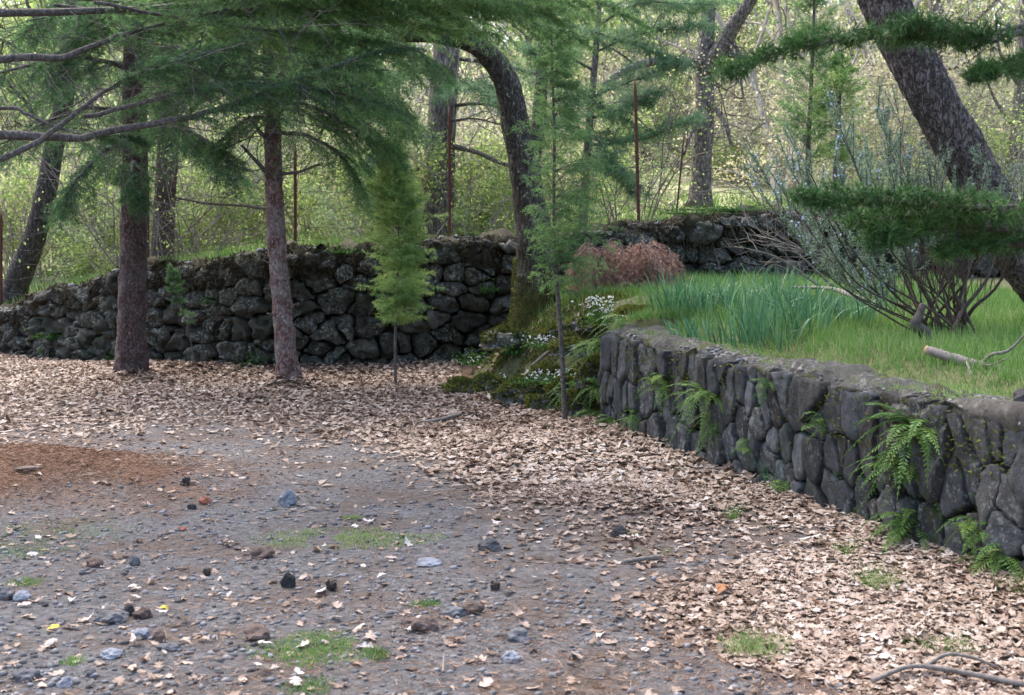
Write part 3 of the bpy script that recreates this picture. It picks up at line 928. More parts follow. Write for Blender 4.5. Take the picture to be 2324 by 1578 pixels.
def grow(A, d, L, r, depth, segs, kids=3, curl=0.25, up=0.1, ang=0.7, shrink=0.62):
    """bare branching; returns stick segments (a, b, ra, rb) in segs"""
    p = np.array(A, float); d = np.array(d, float)
    k = 4 if depth > 1 else 3
    nodes = [p.copy()]
    for s in range(k):
        d = d + rng.normal(size=3) * curl + np.array([0, 0, up]); d /= np.linalg.norm(d)
        q = p + d * L / k
        segs.append((p, q, r * (1 - 0.4 * s / k), r * (1 - 0.4 * (s + 1) / k)))
        p = q; nodes.append(p.copy())
    if depth > 0:
        for c in range(kids):
            w = nodes[random.randint(1, k)] if c else nodes[-1]
            e = d + rng.normal(size=3) * ang; e /= np.linalg.norm(e)
            grow(w, e, L * shrink * random.uniform(0.7, 1.2), r * 0.55, depth - 1, segs, kids, curl, up, ang, shrink)


def seg_arrays(segs):
    return (np.array([s[0] for s in segs]), np.array([s[1] for s in segs]), np.array([s[2] for s in segs]), np.array([s[3] for s in segs]))


def add_sticks(mb, segs):
    if segs:
        a, b, r0, r1 = seg_arrays(segs); sticks(mb, a, b, r0, r1)


# --- straight red-barked pine in front of the wall (thick)
t = thing('pine_tree', 'thick straight pine with dark reddish bark in front of the dry stone wall', 'pine tree', P(297, 868, 14.35))
trunk(t, PP([(297, 872, 14.35), (300, 700, 14.35), (305, 450, 14.35), (306, 200, 14.4), (308, -200, 14.5), (310, -700, 14.6)]),
      [0.165, 0.155, 0.148, 0.135, 0.115, 0.06], 'bark_dark_red', 26, 0.045, 0.12, 0.6, fr=13)
K = dict(leafm='needle_dark', tint0=0.55, nl=0.06, nw=0.007, nn=15)
for pth, nb, bl in [
    ([(306, 330, 14.3), (240, 340, 13.9), (180, 400, 13.4), (150, 440, 13.2)], 24, 0.55),
    ([(306, 290, 14.3), (400, 290, 13.9), (470, 320, 13.5), (520, 350, 13.2)], 22, 0.5),
    ([(304, 370, 14.2), (302, 370, 13.8), (300, 400, 13.5), (310, 440, 13.4)], 14, 0.32),
    ([(306, 250, 14.4), (180, 250, 14.2), (60, 300, 14.0), (-60, 360, 13.9)], 28, 0.65),
    ([(306, 220, 14.4), (360, 240, 14.9), (440, 300, 15.2)], 18, 0.5),
    ([(306, 160, 14.4), (180, 130, 14.0), (20, 160, 13.6), (-100, 210, 13.5)], 28, 0.65),
    ([(306, 120, 14.4), (420, 110, 14.0), (560, 160, 13.6)], 24, 0.6),
    ([(306, 40, 14.4), (200, 20, 13.8), (60, 50, 13.3)], 24, 0.6),
    ([(306, 20, 14.4), (420, 0, 14.6), (560, 40, 14.8)], 22, 0.6),
    ([(306, -60, 14.4), (260, -60, 13.6), (200, -10, 13.0)], 20, 0.6),
    ([(306, -120, 14.4), (400, -140, 13.8), (500, -90, 13.2)], 20, 0.6),
]:
    bough(t, PP(pth), 0.03, 0.008, nb, bl, 0.15, 0.35, hang=0.25, **K)

for k in range(7):
    v0 = rng.uniform(-120, 300); sg_ = 1 if rng.random() < 0.4 else -1
    du = sg_ * rng.uniform(120, 380); dd = rng.uniform(-1.5, 1.2); dv = rng.uniform(40, 120)
    bough(t, PP([(306, v0, 14.4), (306 + du * 0.35, v0 - 12, 14.4 + dd * 0.35), (306 + du * 0.7, v0 + dv * 0.35, 14.4 + dd * 0.75), (306 + du, v0 + dv, 14.4 + dd)]),
          0.022, 0.006, 24, 0.6, 0.15, 0.35, hang=0.25, **K)

STUB1 = t
# --- slim red pine with curved foot
t = thing('pine_tree', 'slim slightly bent pine with reddish grey peeling bark nearest to the leaf litter', 'pine tree', P(657, 885, 13.65))
trunk(t, PP([(660, 890, 13.65), (650, 800, 13.65), (636, 650, 13.65), (624, 480, 13.65), (620, 340, 13.65), (612, 60, 13.7), (606, -250, 13.8), (600, -700, 13.9)]),
      [0.125, 0.11, 0.102, 0.098, 0.09, 0.078, 0.06, 0.03], 'bark_red', 26, 0.04, 0.14, 0.65, fr=13)
for pth, r in [([(622, 412, 13.6), (590, 375, 13.4), (548, 330, 13.2)], 0.03),
               ([(640, 395, 13.6), (680, 390, 13.4), (725, 372, 13.2)], 0.022),
               ([(620, 330, 13.6), (590, 300, 13.5), (565, 262, 13.4)], 0.028),
               ([(626, 478, 13.6), (560, 468, 13.8), (470, 462, 14.0), (395, 448, 14.2)], 0.02)]:
    wb = MB(); c = catmull(PP(pth), 12); tube(wb, c, np.linspace(r, r * 0.45, 12), 7, 0.08)
    sg = []
    for k in range(4, 12, 2):
        grow(c[k], nrm(c[-1] - c[0] + rng.normal(size=3) * 0.4), 0.35, 0.006, 1, sg, 2, 0.2, 0.0)
    add_sticks(wb, sg)
    wb.build('dead_branch', M['bough'], t)
for u, v, sx in [(640, 640, 1), (668, 700, 1), (672, 590, 1), (615, 560, -1), (612, 600, -1), (655, 760, 1), (620, 720, -1), (640, 470, 1)]:
    a = P(u * 0.5 + (638 if v > 600 else 624) * 0.5, v, 13.6); b = a + np.array([sx * 0.1, -0.06, 0.05])
    wb = MB(); tube(wb, catmull([a, b], 5), np.linspace(0.011, 0.005, 5), 6, 0.2, 30); wb.build('branch_stub', M['bark_red'], t)
K = dict(leafm='needle_fresh', tint0=0.5, nl=0.055, nw=0.0062, nn=13)
for pth, nb, bl in [
    ([(612, 230, 13.6), (700, 240, 13.3), (800, 290, 13.0), (880, 330, 12.8)], 28, 0.6),
    ([(614, 300, 13.6), (700, 310, 13.3), (770, 350, 13.1), (820, 420, 13.0)], 24, 0.5),
    ([(612, 170, 13.6), (740, 160, 13.2), (850, 200, 12.9), (920, 260, 12.7)], 32, 0.6),
    ([(612, 100, 13.6), (780, 80, 13.2), (910, 100, 12.8), (990, 140, 12.6)], 32, 0.65),
    ([(612, 180, 13.6), (520, 180, 13.3), (430, 220, 13.0), (360, 270, 12.8)], 26, 0.6),
    ([(612, 270, 13.6), (560, 270, 13.4), (500, 320, 13.2)], 18, 0.42),
    ([(612, 90, 13.6), (500, 80, 13.2), (380, 120, 12.9)], 24, 0.6),
    ([(610, 20, 13.6), (760, -10, 13.2), (950, 10, 12.8), (1120, 60, 12.5)], 32, 0.65),
    ([(610, 0, 13.6), (640, -10, 13.0), (690, 60, 12.5)], 22, 0.6),
    ([(608, -60, 13.7), (480, -80, 13.3), (340, -30, 13.0)], 24, 0.6),
    ([(608, -100, 13.7), (760, -130, 13.4), (960, -80, 13.1)], 26, 0.65),
    ([(612, 130, 13.6), (620, 120, 13.0), (640, 190, 12.5)], 20, 0.55),
    ([(612, 250, 13.7), (680, 250, 14.1), (760, 300, 14.5), (860, 400, 14.7)], 26, 0.55),
    ([(612, 200, 13.7), (720, 190, 14.3), (860, 240, 14.8)], 24, 0.55),
]:
    bough(t, PP(pth), 0.026, 0.007, nb, bl, 0.12, 0.35, hang=0.2, **K)

for k in range(20):
    v0 = rng.uniform(-160, 230); sg_ = 1 if rng.random() < 0.72 else -1
    du = sg_ * rng.uniform(180, 520 if v0 < -60 else 330); dd = rng.uniform(-2.0, 1.2); dv = rng.uniform(30, 110)
    bough(t, PP([(612, v0, 13.65), (612 + du * 0.35, v0 - 18, 13.65 + dd * 0.35), (612 + du * 0.7, v0 + dv * 0.35, 13.65 + dd * 0.75), (612 + du, v0 + dv, 13.65 + dd)]),
          0.022, 0.006, 26, 0.6, 0.15, 0.35, hang=0.2, **K)

# --- pine growing behind the wall, next to the thick one
t = thing('pine_tree', 'straight brown pine trunk rising behind the wall beside the thick reddish one', 'pine tree', P(370, 592, 18.6))
trunk(t, PP([(370, 640, 18.6), (372, 500, 18.6), (380, 350, 18.6), (386, 100, 18.7), (390, -300, 18.8)]), [0.175, 0.16, 0.15, 0.14, 0.1], 'bark_dark_red', 18, 0.1, 0.06, 0.3)
K = dict(leafm='needle_dark', tint0=0.5, nl=0.065, nw=0.009)
for pth in [[(380, 330, 18.6), (450, 340, 18.0), (540, 400, 17.6)], [(380, 300, 18.6), (300, 300, 18.2), (220, 360, 17.8)],
            [(384, 200, 18.6), (500, 190, 18.2), (640, 250, 17.8)], [(384, 150, 18.6), (240, 150, 18.2), (90, 220, 18)],
            [(386, 60, 18.6), (250, 30, 18.2), (90, 80, 18)], [(386, 20, 18.6), (520, 0, 18.2), (700, 60, 18)]]:
    bough(t, PP(pth), 0.035, 0.009, 24, 0.7, 0.15, 0.35, hang=0.2, **K)

# --- leaning dark trunk at the far end of the wall
t = thing('oak_tree', 'dark leaning trunk with pale lichen behind the low end of the wall', 'oak tree', P(32, 695, 19.3))
trunk(t, PP([(24, 720, 19.3), (40, 640, 19.3), (78, 540, 19.3), (104, 440, 19.3), (122, 340, 19.3), (150, 200, 19.3), (165, 60, 19.3), (168, -200, 19.4)]),
      [0.22, 0.19, 0.17, 0.16, 0.145, 0.14, 0.13, 0.08], 'bark_lichen', 18, 0.09, 0.09, 0.3)
sg = []
for A, B in (((150, 200), (-0.8, 0, 0.6)), ((165, 60), (0.8, 0, 0.6)), ((122, 340), (-0.6, -0.4, 0.5)), ((160, 100), (-0.9, 0.1, 0.4))):
    grow(P(A[0], A[1], 19.3), B, 1.6, 0.04, 3, sg, 3, 0.2, 0.05)
wb = MB(); add_sticks(wb, sg); wb.build('branch', M['bark_lichen'], t)

# --- big grey pine behind the fence
t = thing('pine_tree', 'tall grey barked pine with bare dead branches just behind the rusty fence post', 'pine tree', P(990, 532, 18.8))
_, tc = trunk(t, PP([(992, 600, 18.8), (992, 520, 18.8), (996, 400, 18.8), (1004, 250, 18.8), (1014, 80, 18.8), (1020, -200, 18.9), (1025, -700, 19)]),
              [0.29, 0.27, 0.235, 0.21, 0.195, 0.16, 0.07], 'bark_grey', 22, 0.09, 0.06, 0.2, plates=0.05)
for pth, r in [([(1025, 332, 18.7), (1080, 345, 18.2), (1155, 376, 17.8), (1230, 380, 17.6)], 0.045), ([(1030, 240, 18.7), (1085, 236, 18.3), (1150, 245, 18.0)], 0.03),
               ([(975, 370, 18.7), (930, 395, 18.3), (905, 420, 18.0)], 0.03), ([(1025, 275, 18.6), (1080, 270, 18.2), (1160, 290, 17.9)], 0.02)]:
    wb = MB(); c = catmull(PP(pth), 12); tube(wb, c, np.linspace(r, r * 0.4, 12), 7, 0.08)
    sg = []
    for k in range(3, 12, 2): grow(c[k], nrm(c[-1] - c[0] + rng.normal(size=3) * 0.5), 0.5, 0.008, 2, sg, 2, 0.22, 0.0)
    add_sticks(wb, sg); wb.build('dead_branch', M['bough'], t)
K = dict(leafm='needle_blue', tint0=0.6, nl=0.15, nw=0.008, tl=0.18, nt_=9, nn=16, fwd=0.8)
for pth in [[(1016, 60, 18.8), (1200, 40, 18.3), (1400, 90, 18.0), (1500, 120, 17.9)],
            [(1018, -20, 18.8), (1300, -40, 18.4), (1550, 20, 18.2)],
            [(1012, 130, 18.8), (1150, 150, 18.4), (1300, 200, 18.2), (1400, 260, 18.1)],
            [(1010, 160, 18.8), (900, 170, 18.3), (800, 220, 18.0)],
            [(1016, 80, 18.8), (880, 60, 18.3), (740, 110, 18.0)],
            [(1020, -100, 18.8), (860, -120, 18.3), (700, -60, 18.0)],
            [(1008, 200, 18.8), (1060, 190, 18.0), (1140, 230, 17.5)],
            [(1000, 300, 18.8), (930, 300, 18.3), (860, 350, 17.9)]]:
    bough(t, PP(pth), 0.035, 0.009, 22, 0.75, 0.25, 0.2, **K)

# --- long-needled young pine by the fence
t = thing('pine_tree', 'young blue green pine with long soft needles behind the fence post', 'pine tree', P(1330, 520, 18.2))
trunk(t, PP([(1320, 560, 18.2), (1330, 380, 18.2), (1345, 200, 18.2), (1360, 0, 18.2), (1365, -200, 18.3)]), [0.07, 0.06, 0.05, 0.04, 0.02], 'bark_grey', 12, 0.12, 0.06, 0.2)
for pth in [[(1338, 330, 18.2), (1400, 325, 17.9), (1480, 310, 17.7), (1560, 275, 17.5)], [(1340, 270, 18.2), (1400, 250, 17.9), (1470, 220, 17.7)],
            [(1345, 220, 18.2), (1420, 190, 17.9), (1530, 150, 17.7)], [(1350, 120, 18.2), (1440, 80, 18.0), (1580, 60, 17.8)],
            [(1345, 160, 18.2), (1290, 130, 17.9), (1220, 120, 17.6)], [(1340, 260, 18.2), (1290, 270, 17.8), (1230, 300, 17.5)],
            [(1355, 60, 18.2), (1450, 10, 18.0), (1620, 10, 17.9)], [(1338, 300, 18.2), (1350, 310, 17.7), (1400, 380, 17.4)],
            [(1335, 350, 18.2), (1370, 370, 17.9), (1430, 420, 17.6)]]:
    bough(t, PP(pth), 0.022, 0.006, 16, 0.5, 0.25, 0.1, lift=0.15, **K)

# --- mossy oak bending over
t = thing('oak_tree', 'mossy footed oak whose dark trunk bends over in front of the wall end', 'oak tree', P(1215, 765, 14.2))
_, oc = trunk(t, PP([(1212, 800, 14.2), (1216, 720, 14.2), (1216, 600, 14.2), (1205, 480, 14.2), (1188, 370, 14.2), (1168, 270, 14.2), (1152, 195, 14.15), (1118, 135, 14.1), (1065, 95, 14.0), (960, 78, 13.9), (860, 92, 13.8), (760, 140, 13.7), (680, 185, 13.6)]),
              [0.3, 0.27, 0.22, 0.185, 0.168, 0.155, 0.142, 0.13, 0.11, 0.09, 0.075, 0.06, 0.03], 'bark_oak', 24, 0.05, 0.1, 0.75)
wb = MB(); c = catmull(PP([(1192, 400, 14.2), (1215, 330, 14.3), (1228, 200, 14.4), (1235, 40, 14.5), (1240, -150, 14.6)]), 22)
tube(wb, c, np.linspace(0.1, 0.05, 22), 12, 0.1); wb.build('limb', M['bark_oak'], t)
sg = []
for p0, dd in ((oc[-30], (-0.3, -0.2, 0.8)), (oc[-45], (-0.2, 0.1, 1)), (oc[-20], (-0.6, -0.3, -0.3)), (c[-4], (0.6, 0, 0.6)), (c[-8], (-0.6, 0, 0.6))):
    grow(p0, dd, 1.1, 0.03, 3, sg, 3, 0.25, 0.05)
wb = MB(); add_sticks(wb, sg); wb.build('twigs', M['bark_oak'], t, kind='stuff')
# a moss sleeve round the foot
mo = MB()
n = 5000
k = rng.integers(0, 16, n); ph = rng.uniform(0, 6.283, n)
zz = rng.random(n) ** 2.4 * 1.0
cpt = P(1215, 765, 14.2)
rad = 0.275 * (1 + 0.7 * np.exp(-zz / 0.14)) - 0.04 * zz
A = np.column_stack([cpt[0] + np.cos(ph) * rad, cpt[1] + np.sin(ph) * rad, cpt[2] - 0.1 + zz])
D = nrm(np.column_stack([np.cos(ph), np.sin(ph), rng.uniform(-0.6, 0.5, n)]) + rng.normal(size=(n, 3)) * 0.35)
needles(mo, A, D, 0.03, 0.016, np.clip(rng.normal(0.25, 0.2, n), 0, 1))
mo.build('moss', M['moss'], t, smooth=False, kind='stuff')


# --- saplings
def sapling(label, stem, r, crown_lo, crown_hi, width, nb, leafm, tint0, nl, dens=10, cat='sapling', tl=0.1, droop=0.15, lean=0.35, bias=0.0, wd=0.0055, hang=0.0):
    pts = catmull(stem, 40)
    t = thing('conifer_sapling', label, cat, stem[0])
    tb = MB(); tube(tb, pts, np.linspace(r, r * 0.3, 40), 9, 0.08, 20)
    tb.build('stem', M['bough'], t)
    wood = MB(); leaf = MB()
    f = crown_lo + (crown_hi - crown_lo) * rng.random(nb) ** 0.9
    i = np.minimum((f * 39).astype(int), 38)
    st = pts[i]
    a = rng.uniform(0, 6.283, nb)
    rel = (f - crown_lo) / (crown_hi - crown_lo)
    dr = nrm(np.column_stack([np.cos(a) + bias, np.sin(a), lean + 0.5 * rel + rng.normal(0, 0.25, nb)]))
    prof = np.interp(rel, [0, 0.12, 0.45, 0.8, 1.0], [0.5, 0.9, 1.0, 0.5, 0.2])
    ln = width * prof * rng.uniform(0.45, 1.15, nb) * (1 + 0.55 * fbm(a * 0.9 + 3 * label.__len__(), f * 9.0, 1.0, 2))
    spray(wood, leaf, st, dr, ln, droop, tl, 14, dens, nl, wd, 1.1, 0.0035, tint0, hang, t_first=0.3)
    b = wood.build('branches', M['bough'], t, kind='stuff')
    leaf.build('foliage', M[leafm], b, smooth=False, kind='stuff')
    return t, pts


st1 = PP([(898, 888, 13.6), (897, 800, 13.6), (899, 690, 13.6), (905, 550, 13.6), (898, 430, 13.6), (890, 325, 13.6)])
sapling('short conifer sapling with a bushy lime green top on a thin bare stem', st1, 0.019, 0.33, 0.99, 0.5, 340, 'needle_lime', 0.6, 0.05, 13, tl=0.13, droop=0.25, lean=0.7, bias=0.15, hang=0.1)
st2 = PP([(1283, 978, 10.75), (1279, 870, 10.75), (1270, 720, 10.75), (1260, 600, 10.75), (1257, 470, 10.75), (1258, 300, 10.75), (1252, 120, 10.75), (1250, -100, 10.75)])
sapling('tall conifer sapling on a thin grey stem beside the corner of the ferny wall', st2, 0.024, 0.38, 0.99, 0.55, 240, 'needle_fresh', 0.5, 0.042, 10, tl=0.15, droop=0.35, lean=0.55, bias=0.6, hang=0.3)
st3 = PP([(446, 838, 15.0), (425, 740, 15.0), (400, 660, 15.0), (390, 600, 15.0)])
sapling('tiny wispy conifer seedling standing against the dark wall stones', st3, 0.008, 0.3, 1.0, 0.14, 40, 'needle_dark', 0.6, 0.035, 8, tl=0.07)
st4 = PP([(1830, 560, 13.5), (1832, 400, 13.5), (1838, 250, 13.5), (1846, 80, 13.5), (1850, -120, 13.5)])
sapling('feathery young conifer standing behind the flowering rosemary bush', st4, 0.035, 0.3, 1.0, 0.6, 150, 'needle_fresh', 0.6, 0.05, 10, lean=0.8)
st5 = PP([(1890, 560, 13.2), (1896, 380, 13.2), (1905, 240, 13.2), (1912, 130, 13.2)])
sapling('smaller yellowish young conifer close beside the feathery one', st5, 0.03, 0.35, 1.0, 0.45, 90, 'needle_lime', 0.45, 0.05, 10, lean=0.8)

# --- leaning plated pine
t = thing('pine_tree', 'big leaning pine with thick plated bark growing on the grass terrace', 'pine tree', P(2470, 775, 9.6))
trunk(t, PP([(2490, 800, 9.6), (2410, 700, 9.6), (2328, 590, 9.6), (2254, 470, 9.6), (2170, 320, 9.6), (2085, 165, 9.6), (2005, 0, 9.6), (1920, -180, 9.6), (1850, -400, 9.6)]),
      [0.22, 0.205, 0.195, 0.187, 0.179, 0.174, 0.17, 0.158, 0.13], 'bark_pine', 72, 0.024, 0.07, 0.0, fr=5, plates=0.085)
for pth, nb in [([(1850, -400, 9.6), (1600, -480, 9.3), (1300, -420, 9.0)], 26), ([(1870, -350, 9.6), (2100, -460, 9.2), (2400, -430, 9)], 26),
                ([(1850, -400, 9.6), (1800, -560, 9.0), (1750, -520, 8.0)], 26)]:
    bough(t, PP(pth), 0.05, 0.012, nb, 0.8, 0.2, 0.2, leafm='needle_dark', nl=0.12, nw=0.008, nt_=10)

# --- near cedar standing out of frame, its boughs reaching in
cb_ = P(3300, 1200, 5.4)
t = thing('cedar_tree', 'cedar whose dark tufted boughs reach in front of the leaning plated trunk', 'cedar tree', (3.9, 5.4, 0.82))
trunk(t, np.array([[3.9, 5.4, 0.7], [3.9, 5.4, 2.5], [3.85, 5.4, 4.5], [3.8, 5.4, 7.0]]), [0.2, 0.17, 0.14, 0.08], 'bark_grey', 16, 0.12, 0.06, 0.3)
K = dict(leafm='needle_cedar', nl=0.046, nw=0.0038, tl=0.05, nn=12, nt_=8, fwd=0.6, tint0=0.5, woodm='bough', droop=0.15, rosette=True, lift=0.3, tvar=0.12)
for pth, nb, bl in [
    ([(3290, -50, 5.4), (2600, 20, 5.0), (2324, 60, 4.75), (2180, 88, 4.65), (1980, 88, 4.6), (1820, 108, 4.55), (1672, 158, 4.5)], 60, 0.17),
    ([(3290, 60, 5.4), (2600, 110, 5.0), (2324, 75, 4.7), (2240, 95, 4.6), (2130, 70, 4.55), (2060, 60, 4.5)], 34, 0.15),
    ([(3290, 200, 5.4), (2600, 190, 4.9), (2400, 160, 4.6), (2300, 155, 4.5), (2235, 165, 4.45)], 30, 0.14),
    ([(3290, 300, 5.4), (2600, 420, 4.9), (2330, 470, 4.7), (2150, 465, 4.65), (1980, 455, 4.6), (1845, 452, 4.55)], 60, 0.18),
    ([(3290, 330, 5.4), (2600, 480, 5.0), (2330, 520, 4.8), (2180, 515, 4.75), (2060, 530, 4.7), (2010, 540, 4.65)], 50, 0.18),
    ([(3290, 380, 5.4), (2600, 540, 5.1), (2380, 560, 4.9), (2260, 555, 4.8), (2170, 570, 4.75)], 40, 0.17),
    ([(3290, 340, 5.4), (2600, 450, 5.0), (2400, 480, 4.9), (2250, 480, 4.85), (2080, 490, 4.8), (1960, 500, 4.75)], 50, 0.17),
    ([(3290, -300, 5.4), (2700, -260, 5.0), (2300, -170, 4.7), (2000, -130, 4.6)], 30, 0.2),
]:
    bough(t, PP(pth), 0.018, 0.005, nb, bl, 0.42, **K)

# --- cedar on the other side with long grey boughs
t = thing('cedar_tree', 'cedar with long thick grey boughs reaching across in front of the pines', 'cedar tree', (-4.2, 7.8, 0))
trunk(t, np.array([[-4.2, 7.8, -0.1], [-4.2, 7.8, 2.0], [-4.15, 7.8, 4.0], [-4.1, 7.8, 8.0]]), [0.26, 0.22, 0.19, 0.08], 'bark_grey', 18, 0.12, 0.06, 0.35)
K = dict(leafm='needle_fresh', nl=0.034, nw=0.0045, tl=0.1, nn=16, nt_=18, fwd=0.7, tint0=0.45, droop=0.2)
for pth, r, nb, bl, t0 in [
    ([(-380, 330, 7.8), (0, 306, 8.0), (130, 313, 8.1), (300, 291, 8.2), (430, 263, 8.3), (560, 228, 8.4), (720, 165, 8.5), (880, 110, 8.6)], 0.036, 30, 0.5, 0.55),
    ([(-380, 190, 7.8), (0, 136, 8.2), (140, 130, 8.4), (205, 108, 8.5), (300, 70, 8.6), (480, 30, 8.8), (680, 10, 9.0)], 0.032, 26, 0.5, 0.55),
    ([(-380, 520, 7.8), (0, 362, 7.9), (110, 305, 8.0), (190, 242, 8.0), (280, 182, 8.1), (360, 150, 8.2), (520, 110, 8.3)], 0.024, 22, 0.45, 0.6),
    ([(-380, 100, 7.8), (0, 30, 8.4), (300, 22, 8.8), (560, 5, 9.2), (850, 40, 9.4), (1050, 70, 9.5)], 0.034, 40, 0.55, 0.35),
    ([(-380, 0, 7.8), (200, -90, 8.6), (700, -60, 9.2), (1050, 10, 9.5), (1280, 70, 9.6)], 0.036, 46, 0.6, 0.35),
    ([(-380, -150, 7.8), (300, -200, 8.6), (800, -150, 9.0), (1200, -50, 9.2), (1400, 20, 9.3)], 0.036, 44, 0.6, 0.35),
    ([(-380, 240, 7.8), (0, 245, 8.2), (60, 258, 8.2), (160, 300, 8.2), (300, 310, 8.3)], 0.016, 12, 0.3, 0.75),
    ([(190, 265, 8.05), (330, 232, 8.2), (430, 205, 8.3), (560, 188, 8.4), (700, 200, 8.5), (850, 230, 8.6)], 0.016, 30, 0.4, 0.3),
]:
    bough(t, PP(pth), r, 0.007, nb, bl, t0, **{**K, 'leafm': 'needle_dark' if pth[1][1] > 100 else 'needle_fresh'})
for k in range(16):
    u1 = rng.uniform(650, 1420); v1 = rng.uniform(-30, 110) - max(0, (u1 - 900)) * 0.12; d1 = rng.uniform(8.6, 10.4)
    bough(t, PP([(u1 - 620, v1 - rng.uniform(60, 130), d1 - 0.5), (u1 - 380, v1 - rng.uniform(40, 90), d1 - 0.2), (u1 - 180, v1 - rng.uniform(10, 40), d1), (u1, v1, d1)]),
          0.014, 0.005, 40, 0.5, 0.15, **K)
# fine bare twigs hanging among the boughs
sg = []
for k in range(150):
    u = rng.uniform(-20, 700); v = rng.uniform(0, 300)
    grow(P(u, v, rng.uniform(8, 9)), nrm(np.array([rng.normal(0.3, 0.6), rng.normal(0, 0.3), rng.normal(-0.2, 0.4)])), 0.5, 0.0035, 1, sg, 2, 0.2, -0.05)
wb = MB(); add_sticks(wb, sg); wb.build('bare_twigs', M['bough'], t, kind='stuff')


# ------------------------------------------------------------------ background trees and shrubs
def bare_tree(name, label, pts, rad, mat, limbs, n=14, leafy=0, leafm='leaf_lime', depth=4, cat='tree', tw='twig_pale'):
    t = thing(name, label, cat, pts[0])
    _, c = trunk(t, pts, rad, mat, n, 0.14, 0.1, 0.3)
    ends = []
    for lp, r in limbs:
        wb = MB(); lc = catmull(lp, 16); tube(wb, lc, np.linspace(r, r * 0.45, 16), 8, 0.1)
        sg = []
        for k in range(5, 16, 2):
            grow(lc[k], nrm(lc[min(k + 1, 15)] - lc[k - 1] + rng.normal(size=3) * 0.6), 0.9, r * 0.22, depth - 2, sg, 3, 0.22, 0.05)
        add_sticks(wb, sg)
        b = wb.build('limb', M[mat], t)
        ends += [s[1] for s in sg]
    if leafy and ends:
        E = np.array(ends)
        i = rng.integers(0, len(E), leafy)
        A = E[i] + rng.normal(size=(leafy, 3)) * 0.09
        lb = MB(); leaves(lb, A, rv(leafy), rng.uniform(0.03, 0.06, leafy), 0.035, np.clip(rng.normal(0.6, 0.25, leafy), 0, 1))
        lb.build('crown', M[leafm], t, smooth=False, kind='stuff')
    return t


bare_tree('oak_tree', 'bare grey oak with a forked trunk and crooked limbs beyond the fence',
          PP([(1590, 470, 20.40), (1592, 380, 20.40), (1600, 250, 20.40), (1598, 150, 20.40), (1606, 60, 20.40), (1612, -80, 20.40)]), [0.185, 0.16, 0.15, 0.142, 0.12, 0.08], 'bark_oldoak',
          [(PP([(1606, 160, 20.40), (1640, 105, 20.20), (1668, 55, 20.00), (1705, 0, 19.80), (1730, -60, 19.60)]), 0.16),
           (PP([(1596, 148, 20.40), (1540, 138, 20.00), (1470, 142, 19.70), (1410, 165, 19.40), (1372, 192, 19.20)]), 0.1),
           (PP([(1600, 260, 20.40), (1570, 300, 20.00), (1552, 350, 19.80)]), 0.05),
           (PP([(1610, 120, 20.40), (1690, 130, 20.00), (1760, 140, 19.70)]), 0.05),
           (PP([(1600, 220, 20.40), (1640, 270, 20.00), (1660, 330, 19.80)]), 0.05),
           (PP([(1610, 20, 20.40), (1560, -20, 20.00), (1500, -30, 19.70)]), 0.07)], leafy=900, leafm='leaf_olive')
bare_tree('beech_tree', 'slender pale trunk rising behind the leaning plated pine', PP([(2105, 420, 24), (2112, 250, 24), (2122, 100, 24), (2128, -100, 24)]), [0.17, 0.16, 0.15, 0.12], 'bark_grey',
          [(PP([(2120, 120, 24), (2200, 60, 23.8), (2290, -30, 23.5)]), 0.06), (PP([(2115, 200, 24), (2060, 150, 23.8), (2010, 60, 23.5)]), 0.05),
           (PP([(2115, 160, 24), (2180, 150, 23.8), (2250, 100, 23.5)]), 0.04)], leafy=1600, leafm='leaf_olive')
bare_tree('beech_tree', 'thin straight pale trunk farthest along the fence', PP([(2300, 480, 22), (2308, 330, 22), (2318, 180, 22), (2325, 0, 22)]), [0.13, 0.12, 0.1, 0.08], 'bark_grey',
          [(PP([(2310, 300, 22), (2260, 230, 21.8), (2220, 130, 21.5)]), 0.035), (PP([(2315, 200, 22), (2270, 120, 21.8), (2260, 30, 21.5)]), 0.035)], leafy=1200, leafm='leaf_lime')


def shrub_proto(name, label, cat, h, w, nst, depth, nleaf, leafm, lsize, twm, group, rs):
    t = thing(name, label, cat, (0, 0, 0), group)
    sg = []
    for k in range(nst):
        a = rng.uniform(0, 6.283); o = rng.uniform(0, 0.25) * w
        d = nrm(np.array([math.cos(a) * w / h, math.sin(a) * w / h, 1.0]))
        grow((math.cos(a) * o, math.sin(a) * o, -0.1), d, h * rng.uniform(0.45, 0.75), rs, depth, sg, 3, 0.2, 0.06, 0.55, 0.6)
    wb = MB(); add_sticks(wb, sg); wb.build('stems', M[twm], t)
    if nleaf:
        E = np.array([s[1] for s in sg if s[2] < rs * 0.6]); i = rng.integers(0, len(E), nleaf)
        A = E[i] + rng.normal(size=(nleaf, 3)) * 0.07 * h ** 0.5
        lb = MB(); leaves(lb, A, rv(nleaf), lsize * rng.uniform(0.6, 1.3, nleaf), lsize * 0.65, np.clip(rng.normal(0.5, 0.22, nleaf), 0, 1))
        lb.build('foliage', M[leafm], t, smooth=False, kind='stuff')
    return t


